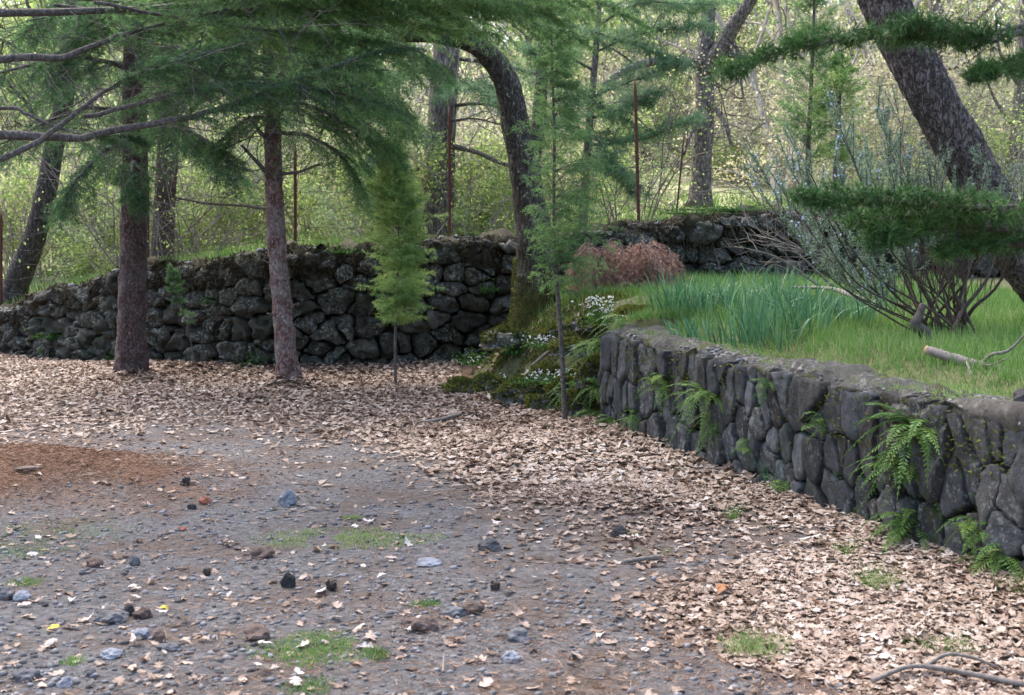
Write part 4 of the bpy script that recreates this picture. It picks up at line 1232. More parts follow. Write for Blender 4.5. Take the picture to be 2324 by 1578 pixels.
protos = [
    shrub_proto('leafy_bush', 'bush of bright lime green leaves on the slope beyond the fence', 'bush', 1.7, 1.1, 9, 2, 3000, 'leaf_lime', 0.07, 'twig_pale', 'lime bushes on the slope', 0.018),
    shrub_proto('leafy_bush', 'rounded mid green bush on the slope beyond the fence', 'bush', 1.5, 1.2, 9, 2, 2800, 'leaf_mid', 0.06, 'twig_pale', 'green bushes on the slope', 0.018),
    shrub_proto('leafy_bush', 'yellowish olive bush in young leaf on the slope beyond the fence', 'bush', 2.2, 1.2, 8, 2, 2200, 'leaf_olive', 0.06, 'twig_pale', 'yellowish bushes on the slope', 0.02),
    shrub_proto('bare_thicket', 'leafless pale twiggy thicket on the slope beyond the fence', 'thicket', 2.6, 1.3, 9, 3, 0, None, 0, 'twig_pale', 'bare thickets on the slope', 0.016),
    shrub_proto('bare_thicket', 'dark leafless spindly thicket on the slope beyond the fence', 'thicket', 2.4, 1.0, 7, 3, 350, 'leaf_lime', 0.05, 'stick_grey', 'dark thickets on the slope', 0.015),
    shrub_proto('slope_tree', 'tall pale tree just coming into yellow green leaf high on the slope', 'tree', 6.5, 3.0, 4, 4, 4200, 'leaf_olive', 0.1, 'twig_pale', 'trees coming into leaf on the slope', 0.09),
    shrub_proto('slope_tree', 'tall grey leafless tree high on the slope', 'tree', 6.0, 2.6, 4, 4, 0, None, 0, 'twig_pale', 'leafless trees on the slope', 0.09),
    shrub_proto('slope_tree', 'full green leafed tree high on the slope', 'tree', 5.5, 3.0, 5, 3, 5200, 'leaf_lime', 0.11, 'stick_grey', 'leafed trees on the slope', 0.08),
]
placed = [0] * len(protos)


MARKS = [(-60, 'the frame edge'), (100, 'leaning trunk'), (297, 'thick pine'), (375, 'brown pine'), (640, 'slim pine'),
         (900, 'lime sapling'), (1005, 'grey pine'), (1210, 'mossy oak'), (1340, 'blue pine'), (1446, 'tall post'), (1600, 'forked oak'),
         (1840, 'feathery conifer'), (2110, 'plated trunk'), (2310, 'pale trunk'), (2500, 'the frame edge')]
SHORT = {0: ('lime leafed bush', 'lime bushes'), 1: ('rounded green bush', 'green bushes'), 2: ('yellowish olive bush', 'yellowish bushes'), 3: ('pale bare thicket', 'bare thickets'),
         4: ('dark spindly thicket', 'dark thickets'), 5: ('tall tree in yellow young leaf', 'young leaf trees'), 6: ('tall grey leafless tree', 'leafless trees'), 7: ('full green tree', 'leafed trees')}


def put(k, x, y, s):
    o = put_(k, x, y, s)
    u = CX + x / y * FPX
    a = max((m for m in MARKS if m[0] <= u), default=MARKS[0]); b = min((m for m in MARKS if m[0] > u), default=MARKS[-1])
    e = y - float(np.interp(x, FW[:, 0], FW[:, 1]))
    if k < 5: w = 'close behind the wall' if e < 5 else ('partway upslope' if e < 10 else 'higher upslope')
    else: w = 'midway upslope' if e < 24 else 'high upslope'
    sz = 'small ' if s < 0.85 else ('big ' if s > 1.1 else '')
    if a[1] == 'the frame edge': pl = 'outside ' + b[1]
    elif b[1] == 'the frame edge': pl = 'beyond ' + a[1]
    else: pl = 'between ' + a[1] + ' and ' + b[1]
    o['label'] = (sz if k < 5 else '') + SHORT[k][0] + ' ' + w + ', ' + pl
    o['group'] = SHORT[k][1] + ' on the slope'


def put_(k, x, y, s):
    loc = (x, y, float(zh(x, y)) - 0.03)
    rz = rng.uniform(0, 6.28)
    if placed[k] == 0:
        o = protos[k]; o.location = loc; o.rotation_euler = (0, 0, rz); o.scale = (s, s, s)
    else:
        o = copy_tree(protos[k], loc, rz, s)
    placed[k] += 1
    return o


def spot(u, e):
    """a spot on the slope seen under picture column u, e metres behind the wall"""
    y = 18.0
    for _ in range(6):
        x = (u - CX) / FPX * y
        y = float(np.interp(x, FW[:, 0], FW[:, 1])) + e
    return (u - CX) / FPX * y, y


for (k, n, e0, e1, s0, s1, u0, u1) in [
    (0, 30, 2.2, 13, 0.6, 1.2, -50, 1350), (0, 14, 2.5, 16, 0.6, 1.2, 1350, 2400),
    (1, 14, 2.2, 12, 0.6, 1.1, -50, 1250), (1, 8, 3, 14, 0.6, 1.0, 1250, 2400),
    (2, 12, 3, 18, 0.7, 1.2, -50, 1300), (2, 30, 4, 22, 0.8, 1.5, 1300, 2400),
    (3, 16, 3, 18, 0.8, 1.3, -50, 1300), (3, 18, 5, 22, 0.9, 1.5, 1300, 2400),
    (4, 14, 1.5, 9, 0.7, 1.2, -50, 1300), (4, 12, 1.5, 9, 0.7, 1.2, 1300, 2400),
    (5, 9, 14, 45, 0.8, 1.3, -100, 1250), (5, 12, 11, 45, 0.8, 1.3, 1250, 2450),
    (6, 9, 14, 45, 0.8, 1.3, -100, 1250), (6, 9, 13, 45, 0.8, 1.3, 1250, 2450),
    (7, 6, 9, 18, 0.8, 1.2, -120, 420), (7, 12, 16, 55, 0.8, 1.3, -100, 1250), (7, 16, 16, 60, 0.8, 1.3, 1250, 2450),
]:
    for q in range(n):
        u = u0 + (u1 - u0) * (q + rng.uniform(0.05, 0.95)) / n
        e_ = rng.uniform(e0, e1)
        if k in (0, 1, 2, 3, 4, 5) and 1450 < u < 1760: e_ += 7
        x, y = spot(u, e_)
        put(k, x, y, rng.uniform(s0, s1))

# meadow grass on the slope just behind the wall
gb = MB(); n = 42000
u = rng.uniform(-80, 2420, n); e = 0.35 + 11 * rng.random(n) ** 1.6
y = 18.0 + 0 * u
for _ in range(5):
    x = (u - CX) / FPX * y; y = np.interp(x, FW[:, 0], FW[:, 1]) + e
A = np.column_stack([x, y, zh(x, y) - 0.02])
D = nrm(np.column_stack([rng.normal(0, 0.4, n), rng.normal(0, 0.4, n), np.ones(n)]))
needles(gb, A, D, rng.uniform(0.08, 0.28, n), 0.02, np.clip(rng.normal(0.62, 0.2, n), 0, 1))
gb.build('meadow_grass', M['grass'], smooth=False, kind='stuff')

# ------------------------------------------------------------------ fence of rusty posts and barbed wire on the wall
f = thing('wire_fence', 'fence of thin rusty steel posts strung with barbed wire along the wall top', 'fence', P(1020, 540, 16.3))
posts = []
for u, v0, v1, d, r in [(-330, 640, 900, 20.2, 0.03), (2, 480, 700, 18.6, 0.03), (336, 400, 640, 17.0, 0.022), (670, 325, 585, 16.1, 0.026), (1020, 242, 560, 16.3, 0.027), (1446, 180, 520, 16.6, 0.03),
                        (1900, 150, 500, 17.0, 0.028), (2360, 110, 480, 17.6, 0.028)]:
    a, b = P(u + (4 if u == 1446 else 0), v1, d), P(u - (5 if u == 1446 else 0), v0, d)
    pb = MB(); c = catmull([a, b], 14); tube(pb, c, np.r_[np.full(13, r), r * 0.3] * 0.8, 6, 0.05)
    pb.build('post', M['rust'], f)
    posts.append((a, b))
a, b = P(1536, 480, 16.8), P(1552, 312, 16.8)
pb = MB(); tube(pb, catmull([a, b], 8), 0.012, 5); pb.build('stake', M['rust'], f)
for k, h in enumerate([0.1, 0.24, 0.38, 0.53, 0.68, 0.84]):
    wb = MB(); bs = []
    for (a0, b0), (a1, b1) in zip(posts[:-1], posts[1:]):
        A = a0 + (b0 - a0) * (h * 1.0 + 0.05); B = a1 + (b1 - a1) * (h * 1.0 + 0.05 * rng.random())
        t = np.linspace(0, 1, 26)[:, None]
        c = A * (1 - t) + B * t
        c[:, 2] -= (0.05 + 0.08 * rng.random()) * (4 * t[:, 0] * (1 - t[:, 0])) - 0.012 * np.sin(np.arange(26) * 1.3 + k)
        tube(wb, c, 0.003, 4)
        m = 22
        q = rng.random(m)[:, None] * 0.98
        w = A * (1 - q) + B * q
        w = np.stack([np.interp(q[:, 0], t[:, 0], c[:, z]) for z in range(3)], -1)
        dd = rv(m) * 0.022
        sticks(wb, w - dd, w + dd, 0.003, 0.003); dd = rv(m) * 0.02
        sticks(wb, w - dd, w + dd, 0.003, 0.003)
    wb.build('barbed_wire', M['wire'], f)

# ------------------------------------------------------------------ terrace planting
def in_terrace(x, y):
    return np.where(y < 10.45, x > xw(y) + 0.42, x > foot(y) + 0.25)


gb = MB(); n = 170000
y = rng.uniform(4.5, 15.6, n); x = rng.uniform(0.0, 1.0, n)
x = np.where(y < 10.45, xw(y) + 0.36, foot(y) + 0.5) + x ** 1.2 * 5.5
dn_ = fbm(x, y, 1.1, 3)
left = np.where(y > 11.6, (x - foot(y)) / 1.9, np.where(y > 10.45, (x - foot(y)) / 0.6, 1.0))
edge = np.where(y < 10.45, (x - xw(y) - 0.36) / 0.5, 1.0)
keep = (rng.random(n) < np.clip(0.62 + 0.9 * dn_, 0.1, 1) * np.clip(1.6 * (left - 0.3), 0, 1) * np.clip(0.25 + edge, 0, 1)) & (np.abs((x / y * FPX + CX) - 1700) < 760)
x, y = x[keep], y[keep]; n = len(x)
A = np.column_stack([x, y, zt(x, y) - 0.01])
D = nrm(np.column_stack([rng.normal(0, 0.35, n), rng.normal(0, 0.35, n), np.ones(n)]))
Lg = rng.uniform(0.05, 0.17, n) * np.clip(0.55 + 0.5 * np.minimum(edge[keep], 1), 0.3, 1)
needles(gb, A, D, Lg, 0.008, np.clip(rng.normal(0.5, 0.2, n) + 0.3 * dn_[keep], 0, 1))
n = 12000
y = rng.uniform(10.2, 12.6, n); x = np.where(y < 10.45, xw(y) + 0.3, foot(y) + np.interp(y, [10.45, 11.5, 12.6], [0.1, 0.35, 0.8])) + rng.random(n) * 1.1
A = np.column_stack([x, y, zt(x, y) - 0.01])
needles(gb, A, nrm(np.column_stack([rng.normal(0, 0.4, n), rng.normal(0, 0.4, n), np.ones(n)])), rng.uniform(0.04, 0.13, n), 0.008, np.clip(rng.normal(0.6, 0.2, n), 0, 1))
gb.build('grass', M['grass'], smooth=False, kind='stuff')


def blades(mb, base, n, h, w, spread, tint):
    K = 5
    a = rng.uniform(0, 6.283, n); o = rng.random(n) ** 0.5 * spread
    st = np.column_stack([base[0] + np.cos(a) * o, base[1] + np.sin(a) * o, np.full(n, base[2])])
    a2 = a + rng.normal(0, 0.9, n)
    lean = rng.uniform(0.05, 0.6, n); H = h * rng.uniform(0.6, 1.15, n)
    tk = np.linspace(0, 1, K)
    out = np.column_stack([np.cos(a2), np.sin(a2), np.zeros(n)])
    bend = rng.uniform(0.0, 0.5, n) ** 2
    cpos = st[:, None] + out[:, None] * (H[:, None] * (lean[:, None] * tk + bend[:, None] * tk ** 3 * 1.6))[..., None]
    cpos[:, :, 2] += H[:, None] * (tk - bend[:, None] * 1.3 * tk ** 3)
    s = nrm(np.cross(out, rv(n) + np.array([0, 0, 1.5])))
    wd = w * np.array([0.7, 1.0, 1.0, 0.75, 0.12])
    L = cpos - s[:, None] * wd[None, :, None] * 0.5; R = cpos + s[:, None] * wd[None, :, None] * 0.5
    V = np.stack([L, R], 2).reshape(-1, 3)
    o2 = (np.arange(n) * 2 * K)[:, None]
    Q = np.concatenate([o2 + np.array([[2 * k, 2 * k + 1, 2 * k + 3, 2 * k + 2]]) for k in range(K - 1)])
    mb.add(V, None, Q, np.repeat(np.clip(rng.normal(tint, 0.2, n), 0, 1), 2 * K))


for k in range(34):
    f_ = k / 33
    u = 1530 + 450 * f_ + rng.uniform(-14, 14); d = rng.uniform(9.3, 11.8) - 1.0 * f_
    x = (u - CX) / FPX * d
    z = float(zt(x, d))
    bb = MB(); blades(bb, (x, d, z - 0.02), int(rng.integers(26, 44)), rng.uniform(0.27, 0.47) * (1.0 if u < 1850 else 0.75), 0.012, 0.16, 0.55)
    solo(bb, 'narcissus_clump', M['narcissus'], 'clump of tall blue green narcissus leaves in the bed on the grass terrace', 'narcissus', (x, d, z), 'narcissus clumps on the terrace', smooth=False)

# rosemary
base = P(2165, 765, 9.0); base[2] = zt(base[0], base[1])
t = thing('rosemary_bush', 'large grey green rosemary bush with pale blue flowers and bare fanning stems', 'rosemary bush', base)
leafb = MB(); flow = MB()
ns = 31
for k in range(ns):
    uu = rng.uniform(1690, 2340) if k < 30 else rng.uniform(1700, 2020)
    vv = 470 - 195 * rng.random() ** 0.8 * math.exp(-((uu - 1960) / 330) ** 2) - 20 * rng.random()
    tp = P(uu, vv, rng.uniform(8.4, 9.8))
    b0 = base + np.array([rng.uniform(-0.22, 0.16), rng.uniform(-0.25, 0.25), -0.03])
    mid = b0 * 0.5 + tp * 0.5 + np.array([(tp[0] - b0[0]) * 0.12, 0, -0.10 * abs(tp[0] - b0[0]) + 0.03]) + rng.normal(size=3) * 0.04
    m1 = b0 * 0.8 + tp * 0.2 + np.array([(tp[0] - b0[0]) * 0.03, 0, -0.08 * abs(tp[0] - b0[0]) + 0.03]) + rng.normal(size=3) * 0.03
    c = catmull([b0, m1, mid, tp], 18)
    wb = MB(); r = rng.uniform(0.007, 0.017) if uu < 2060 or k % 3 else rng.uniform(0.02, 0.028)
    tube(wb, c, np.linspace(r, 0.003, 18), 6, 0.1)
    sg = []
    for q in range(7, 18):
        for _ in range(2):
            d = nrm(np.array([rng.normal(0, 0.45), rng.normal(0, 0.45), 1.0]) + 0.5 * nrm(c[-1] - c[0]))
            L = rng.uniform(0.12, 0.34)
            p0 = c[q]; p1 = p0 + d * L
            if q >= 7: sg.append((p0, p1, 0.003, 0.0015))
            full = uu < 2020
            if q >= (9 if full else 13) and (full or rng.random() < 0.5):
                n = 95 if full else 60
                tq = rng.random(n) * 0.95 + 0.05
                A = p0 + (p1 - p0) * tq[:, None]
                DD = nrm(d * 0.7 + rv(n) * 0.9)
                needles(leafb, A, DD, rng.uniform(0.022, 0.042, n), 0.0075, np.clip(rng.normal(0.5, 0.22, n), 0, 1))
                if full and rng.random() < 0.32:
                    nf = rng.integers(4, 10)
                    tq = rng.uniform(0.45, 1.0, nf)
                    A = p0 + (p1 - p0) * tq[:, None] + rng.normal(size=(nf, 3)) * 0.008
                    leaves(flow, A, rv(nf), 0.022, 0.017, rng.random(nf))
    add_sticks(wb, sg)
    wb.build('stem', M['stem_brown'], t)
leafb.build('foliage', M['rosemary'], t, smooth=False, kind='stuff')
flow.build('flowers', M['petal_blue'], t, smooth=False, kind='stuff')

# brown dead bough lying against the wall
t = thing('dead_conifer_bough', 'heap of dead conifer boughs with rusty brown needles against the wall', 'dead bough', P(1390, 640, 14.2))
for k in range(42):
    u0 = rng.uniform(1345, 1515); v0 = rng.uniform(545, 635); d0 = rng.uniform(13.9, 14.9)
    du = -rng.uniform(25, 85) + (60 if k % 4 == 0 else 0); dv = rng.uniform(20, 75)
    bough(t, PP([(u0, v0, d0), (u0 + du * 0.4, v0 - 6, d0 - 0.1), (u0 + du * 0.75, v0 + dv * 0.4, d0 - 0.25), (u0 + du, v0 + dv, d0 - 0.3)]),
          0.008, 0.004, 16, 0.28, 0.05, 0.8, 0.1, 12, 11, 0.06, 0.007, 1.4, 0.6, 'needle_dead', 'twig', hang=0.9)

# grey dead brushwood
t = thing('brushwood', 'tangle of pale grey dead twigs lying between the wall and the rosemary', 'brushwood', P(1850, 640, 13.2))
for (u0, v0, u1, v1, d) in [(1900, 660, 1700, 510, 13.4), (1920, 640, 1740, 540, 13.2), (1860, 650, 1680, 560, 13.3), (1930, 650, 1790, 500, 13.1), (1990, 680, 1840, 560, 12.6), (1900, 620, 1760, 560, 13.5)]:
    a, b = P(u0, v0, d), P(u1, v1, d)
    wb = MB(); c = catmull([a, a * 0.5 + b * 0.5 + np.array([0, 0, 0.08]), b], 10); tube(wb, c, np.linspace(0.016, 0.005, 10), 5, 0.1)
    sg = []
    for k in range(2, 10): grow(c[k], nrm(b - a + rng.normal(size=3) * 0.5), 0.38, 0.005, 1, sg, 2, 0.25, 0.05)
    add_sticks(wb, sg); wb.build('branch', M['stick_grey'], t)


# fallen limbs and sticks
def limb(name, label, cat, pts, r0, r1, mat, tips=(), n=9, rough=0.12, cut=False):
    t = thing(name, label, cat, pts[0])
    wb = MB(); c = catmull(pts, 24); tube(wb, c, np.linspace(r0, r1, 24), n, rough, 25)
    wb.build('wood', M[mat], t)
    for tp, a, b in tips:
        wb = MB(); tube(wb, catmull(tp, 12), np.linspace(a, b, 12), 6, 0.1); wb.build('side_branch', M[mat], t)
    if cut:
        d = nrm(c[0] - c[1])
        wb = MB(); tube(wb, np.array([c[0] - d * 0.01, c[0] + d * 0.012]), r0 * 0.85, 9, 0.2, 30); wb.build('broken_end', M['wood_fresh'], t)
    return t


def TZ(u, v, d, dz=0.0):
    p = P(u, v, d)
    return p


limb('fallen_branch', 'fallen grey branch with a freshly broken orange end lying on the terrace edge', 'branch',
     PP([(2105, 795, 7.5), (2180, 818, 7.35), (2260, 840, 7.2), (2340, 862, 7.0), (2430, 890, 6.8)]), 0.028, 0.038, 'stick_grey',
     [(PP([(2225, 830, 7.3), (2250, 805, 7.2), (2290, 795, 7.15), (2340, 745, 7.1)]), 0.014, 0.006),
      (PP([(2195, 822, 7.3), (2205, 850, 7.1), (2235, 880, 6.9), (2270, 900, 6.8)]), 0.01, 0.005),
      (PP([(2220, 828, 7.3), (2250, 828, 7.1), (2290, 812, 7.0)]), 0.007, 0.003)], cut=True)
limb('tree_stub', 'short broken brown stub standing up from the terrace grass', 'branch stub', PP([(2112, 780, 8.4), (2098, 755, 8.4), (2078, 738, 8.35), (2088, 712, 8.35), (2096, 690, 8.35)]), 0.05, 0.02, 'twig')
limb('fallen_branch', 'long dark crooked branch lying on the terrace behind the narcissus', 'branch', PP([(2000, 700, 11.0), (1930, 670, 11.4), (1880, 655, 11.8), (1800, 652, 12.2)]), 0.03, 0.012, 'stick_grey')
limb('stick', 'curved grey stick arching over the mossy bank', 'stick', PP([(1200, 838, 12.9), (1225, 815, 12.8), (1250, 795, 12.7), (1275, 778, 12.6), (1310, 772, 12.5)]), 0.018, 0.013, 'stick_grey')
limb('stick', 'pale stick lying on the leaf litter beside a dark stone', 'stick', np.array([P(960, 968, GD(968)) + [0, 0, .04], P(1000, 968, GD(968)) + [0, 0, .06], P(1045, 958, GD(958)) + [0, 0, .07]]), 0.013, 0.018, 'stick_grey')
limb('stick', 'short sawn stick lying on the bare dirt', 'stick', np.array([P(1500, 1278, GD(1278)) + [0, 0, .03], P(1460, 1282, GD(1282)) + [0, 0, .03], P(1415, 1284, GD(1284)) + [0, 0, .02]]), 0.013, 0.01, 'stick_grey', cut=True)
limb('root', 'bare grey branching root lying across orange pine needles', 'root', np.array([P(1980, 1565, GD(1565)) + [0, 0, .03], P(2060, 1545, GD(1545)) + [0, 0, .05], P(2130, 1548, GD(1548)) + [0, 0, .05], P(2230, 1560, GD(1560)) + [0, 0, .04], P(2330, 1575, GD(1575)) + [0, 0, .03]]), 0.008, 0.011, 'stick_grey',
     [(np.array([P(2100, 1545, GD(1545)) + [0, 0, .05], P(2150, 1528, GD(1528)) + [0, 0, .07], P(2215, 1532, GD(1532)) + [0, 0, .06], P(2260, 1538, GD(1538)) + [0, 0, .04]]), 0.008, 0.005)])
limb('stick', 'thin dark twig lying on the grey gravel', 'stick', np.array([P(1005, 1545, GD(1545)) + [0, 0, .03], P(1008, 1500, GD(1500)) + [0, 0, .03]]), 0.005, 0.003, 'stick_grey')


# ------------------------------------------------------------------ ferns and small plants on the walls and bank
def frond(mb, p, d, L, droop, w, npair=17, tint=0.5):
    K = npair
    t = np.linspace(0, 1, K + 1)
    pos = p + d * (L * t)[:, None] + np.array([0, 0, -1.0]) * (droop * L * t ** 2)[:, None]
    tg = nrm(np.gradient(pos, axis=0))
    pe = nrm(np.cross(tg, np.array([0.1, 0.05, 1.0])))
    sticks(mb, pos[:-1], pos[1:], 0.0022, 0.0014, tint)
    wl = w * np.interp(t, [0, 0.12, 0.35, 1], [0.25, 0.8, 1.0, 0.08])
    for sg in (1, -1):
        D = nrm(pe * sg + tg * 0.45 + np.array([0, 0, -0.15]) + rng.normal(size=pos.shape) * 0.12)
        s = nrm(tg)
        A = pos; B = pos + D * wl[:, None]
        Wd = L / K * 0.42
        V = np.stack([A - s * Wd, A + D * wl[:, None] * 0.45 + s * Wd * 0.9, B, A + D * wl[:, None] * 0.35 - s * Wd * 0.9], 1).reshape(-1, 3)
        o = (np.arange(K + 1) * 4)[:, None]
        mb.add(V, np.concatenate([o + np.array([[0, 1, 2]]), o + np.array([[0, 2, 3]])]), None, np.clip(tint + np.repeat(rng.normal(0, 0.1, K + 1), 4), 0, 1))


def wall_pt(u, v):
    """the point of the near wall's face seen at u, v"""
    a = np.array([W_CORNER[0], W_CORNER[1]]); dxy = W_NEAR - W_CORNER
    k = (u - CX) / FPX
    # a.x + s dx = k (a.y + s dy)
    s = (k * a[1] - a[0]) / (dxy[0] - k * dxy[1])
    q = a + s * dxy
    return np.array([q[0], q[1], EYE - (v - HZ) / FPX * q[1]])


WN = np.array([-(W_NEAR - W_CORNER)[1], (W_NEAR - W_CORNER)[0]]); WN = -WN / np.linalg.norm(WN)
if np.dot(WN, -W_CORNER) < 0: WN = -WN
WN3 = np.array([WN[0], WN[1], 0.0])


def fern(label, u, v, L, n, tint=0.5, spread=1.0, w=0.06, pt=None, out=None, up=0.45):
    p = wall_pt(u, v) + WN3 * 0.05 if pt is None else pt
    o = WN3 if out is None else out
    t = thing('fern', label, 'fern', p)
    sd = np.array([-o[1], o[0], 0])
    n = int(n * 1.35)
    for k in range(n):
        a = (k + 0.5) / n * 2 - 1
        d = nrm(o * 0.55 + sd * a * spread + np.array([0, 0, up * (1 - abs(a) * 0.6)]) + rng.normal(size=3) * 0.22)
        mb = MB(); frond(mb, p + rng.normal(size=3) * 0.025, d, 1.3 * L * rng.uniform(0.6, 1.1), rng.uniform(0.4, 1.0), w * rng.uniform(0.7, 1.1), tint=np.clip(tint + rng.normal(0, 0.15), 0, 1))
        mb.build('frond', M['fern'], t, smooth=False)


fern('yellowish green fern sprouting high on the wall near its far corner', 1520, 870, 0.22, 11, 0.75)
fern('broad fern in the middle of the far half of the wall', 1625, 890, 0.26, 15, 0.6)
fern('hanging pale fern tongue just under the broad fern', 1640, 945, 0.17, 7, 0.8, 0.5, up=-0.4)
fern('small thin fern under the coping of the wall', 1765, 880, 0.12, 7, 0.5)
fern('big arching fern under the long pale coping stone', 2100, 975, 0.3, 17, 0.5)
fern('fern clump in the brown earthy gap of the wall', 2075, 1060, 0.24, 13, 0.5)
fern('bushy fern low on the near part of the wall', 2090, 1180, 0.24, 14, 0.6)
fern('fern at the foot of the tall basalt slabs', 2290, 1260, 0.2, 12, 0.65)
fern('tiny fern seedling halfway down the wall face', 1720, 1010, 0.1, 6, 0.5)
fern('fern at the foot of the wall just past the corner', 1400, 950, 0.2, 10, 0.6)
fern('small fern low behind the tall sapling stem', 1455, 945, 0.16, 8, 0.55)
ptc = P(1355, 800, 11.4)
fern('drooping fern on the mossy wall corner', 0, 0, 0.32, 15, 0.6, pt=ptc + np.array([0, 0, .02]), out=nrm(np.array([-0.6, -0.8, 0])))
ptc = P(1410, 730, 11.0)
fern('fern leaning over the grassy corner of the terrace', 0, 0, 0.28, 12, 0.7, pt=ptc, out=nrm(np.array([-0.5, -0.85, 0])))


def herb(label, p, n, h, w, leafm='herb', name='herb', cat='plant', ls=0.035, group=None):
    mb = MB()
    A = p + np.column_stack([rng.normal(0, w, n), rng.normal(0, w * 0.6, n), np.abs(rng.normal(0, h, n))])
    leaves(mb, A, nrm(rv(n) + np.array([0, -0.4, 0.5])), ls * rng.uniform(0.6, 1.3, n), ls * 0.8, np.clip(rng.normal(0.5, 0.22, n), 0, 1))
    m = n
    sticks(mb, np.repeat(p[None], m, 0) + rng.normal(size=(m, 3)) * 0.01, A[:m], 0.002, 0.0015, 0.3)
    return solo(mb, name, M[leafm], label, cat, p, group, smooth=False)


for lab, u, v, d, n, h, w in [
    ('patch of bright green weeds at the foot of the mossy oak', 1075, 825, 14.6, 90, 0.09, 0.12),
    ('green seedlings on the mossy bank below the oak trunk', 1170, 805, 13.4, 60, 0.08, 0.1),
    ('dark green weeds between the lowest wall stones near the oak', 1010, 838, 15.2, 50, 0.05, 0.12),
    ('small leafy plant rooted in the wall joint beside the oak', 1105, 665, 15.45, 60, 0.05, 0.08),
    ('green weeds at the foot of the wall beside the slim pine', 580, 830, 15.1, 70, 0.08, 0.12),
    ('small tuft of green weeds in the upper wall face', 475, 690, 15.4, 40, 0.04, 0.06),
    ('weeds growing at the wall foot left of the thick pine', 255, 830, 16.2, 60, 0.08, 0.12),
    ('low green weeds among the boulders at the far end of the wall', 120, 770, 17.0, 60, 0.06, 0.15),
    ('ivy tuft on the wall top between the two pines', 540, 585, 15.3, 50, 0.05, 0.12),
    ('green creeping plant over the wall top beyond the oak', 1660, 480, 16.0, 160, 0.06, 0.4),
    ('pale green plants on the wall crest under the rosemary', 1560, 488, 16.0, 90, 0.05, 0.25),
    ('leafy weeds hanging over the wall crest by the slim pine', 780, 575, 15.2, 60, 0.05, 0.15),
    ('small weeds sprouting between the slabs under the coping', 2150, 1010, 6.6, 36, 0.03, 0.05),
]:
    p = P(u, v, d)
    herb(lab, p, n, h, w)


def flowers(label, u, v, d, n, h, w):
    p = P(u, v, d)
    t = thing('white_flowers', label, 'flowers', p)
    A = p + np.column_stack([rng.normal(0, w, n), rng.normal(0, w * 0.6, n), h * rng.uniform(0.3, 1.3, n)])
    mb = MB(); sticks(mb, p + np.column_stack([rng.normal(0, w * 0.6, n), rng.normal(0, w * 0.4, n), np.zeros(n)]), A, 0.0018, 0.0012, 0.5)
    m = n * 3
    leaves(mb, p + np.column_stack([rng.normal(0, w, m), rng.normal(0, w * 0.6, m), h * 0.5 * rng.random(m)]), rv(m), 0.03, 0.015, np.clip(rng.normal(0.6, 0.2, m), 0, 1))
    mb.build('stems', M['herb'], t, smooth=False)
    pb = MB()
    for k in range(4):
        leaves(pb, A, nrm(rv(n) + np.array([0, -0.5, 0.5])), 0.017, 0.013, rng.random(n))
    pb.build('petals', M['petal_white'], t, smooth=False, kind='stuff')


flowers('cluster of tiny white flowers on the grassy corner of the terrace', 1365, 735, 11.9, 85, 0.2, 0.1)
flowers('scattered white flowers in front of the oak foot', 1235, 790, 13.0, 45, 0.1, 0.13)
flowers('white flowers spilling over the mossy rocks behind the sapling stem', 1250, 870, 12.0, 60, 0.1, 0.22)
flowers('few white flowers by the weeds at the wall foot', 1090, 830, 14.2, 14, 0.08, 0.1)


def moss_mound(label, u, v, d, rx, rz, n=1500, tint=0.5):
    p = P(u, v, d)
    t = thing('mossy_rock', label, 'rock', p)
    k = 14
    ph, th = np.meshgrid(np.linspace(0, 6.283, 18, endpoint=False), np.linspace(0, 1.75, 9))
    dirs = np.stack([np.cos(ph) * np.sin(th), np.sin(ph) * np.sin(th), np.cos(th)], -1).reshape(-1, 3)
    V = np.array([q * (1 + 0.4 * mnoise.fractal(Vector(q * 2.2 + p * 3), 1.0, 2.0, 3)) for q in dirs]) * np.array([rx, rx * 0.8, rz])
    i, j = np.meshgrid(np.arange(8), np.arange(18), indexing='ij')
    q = np.stack([i * 18 + j, i * 18 + (j + 1) % 18, (i + 1) * 18 + (j + 1) % 18, (i + 1) * 18 + j], -1).reshape(-1, 4)
    mb = MB(); mb.add(V + p, None, q); mb.build('rock', M['stone_far'], t)
    i = rng.integers(0, len(V), n); i2 = np.clip(i + rng.choice([1, -1, 18, -18], n), 0, len(V) - 1); f = rng.random(n)[:, None]
    A = V[i] * (1 - f) + V[i2] * f
    keep = (A[:, 2] > rz * 0.05) & (fbm(A[:, 0] * 6 + u, A[:, 1] * 6, 1.0, 2) > -0.28)
    A = A[keep]; n = len(A)
    D = nrm(A / np.array([rx, rx, rz]) + rng.normal(size=(n, 3)) * 0.5)
    mb = MB(); needles(mb, A + p, D, 0.034, 0.022, np.clip(rng.normal(tint, 0.2, n) + 0.4 * fbm(A[:, 0] * 5, A[:, 1] * 5 + A[:, 2] * 5, 1, 2), 0, 1))
    mb.build('moss', M['moss'], t, smooth=False, kind='stuff')


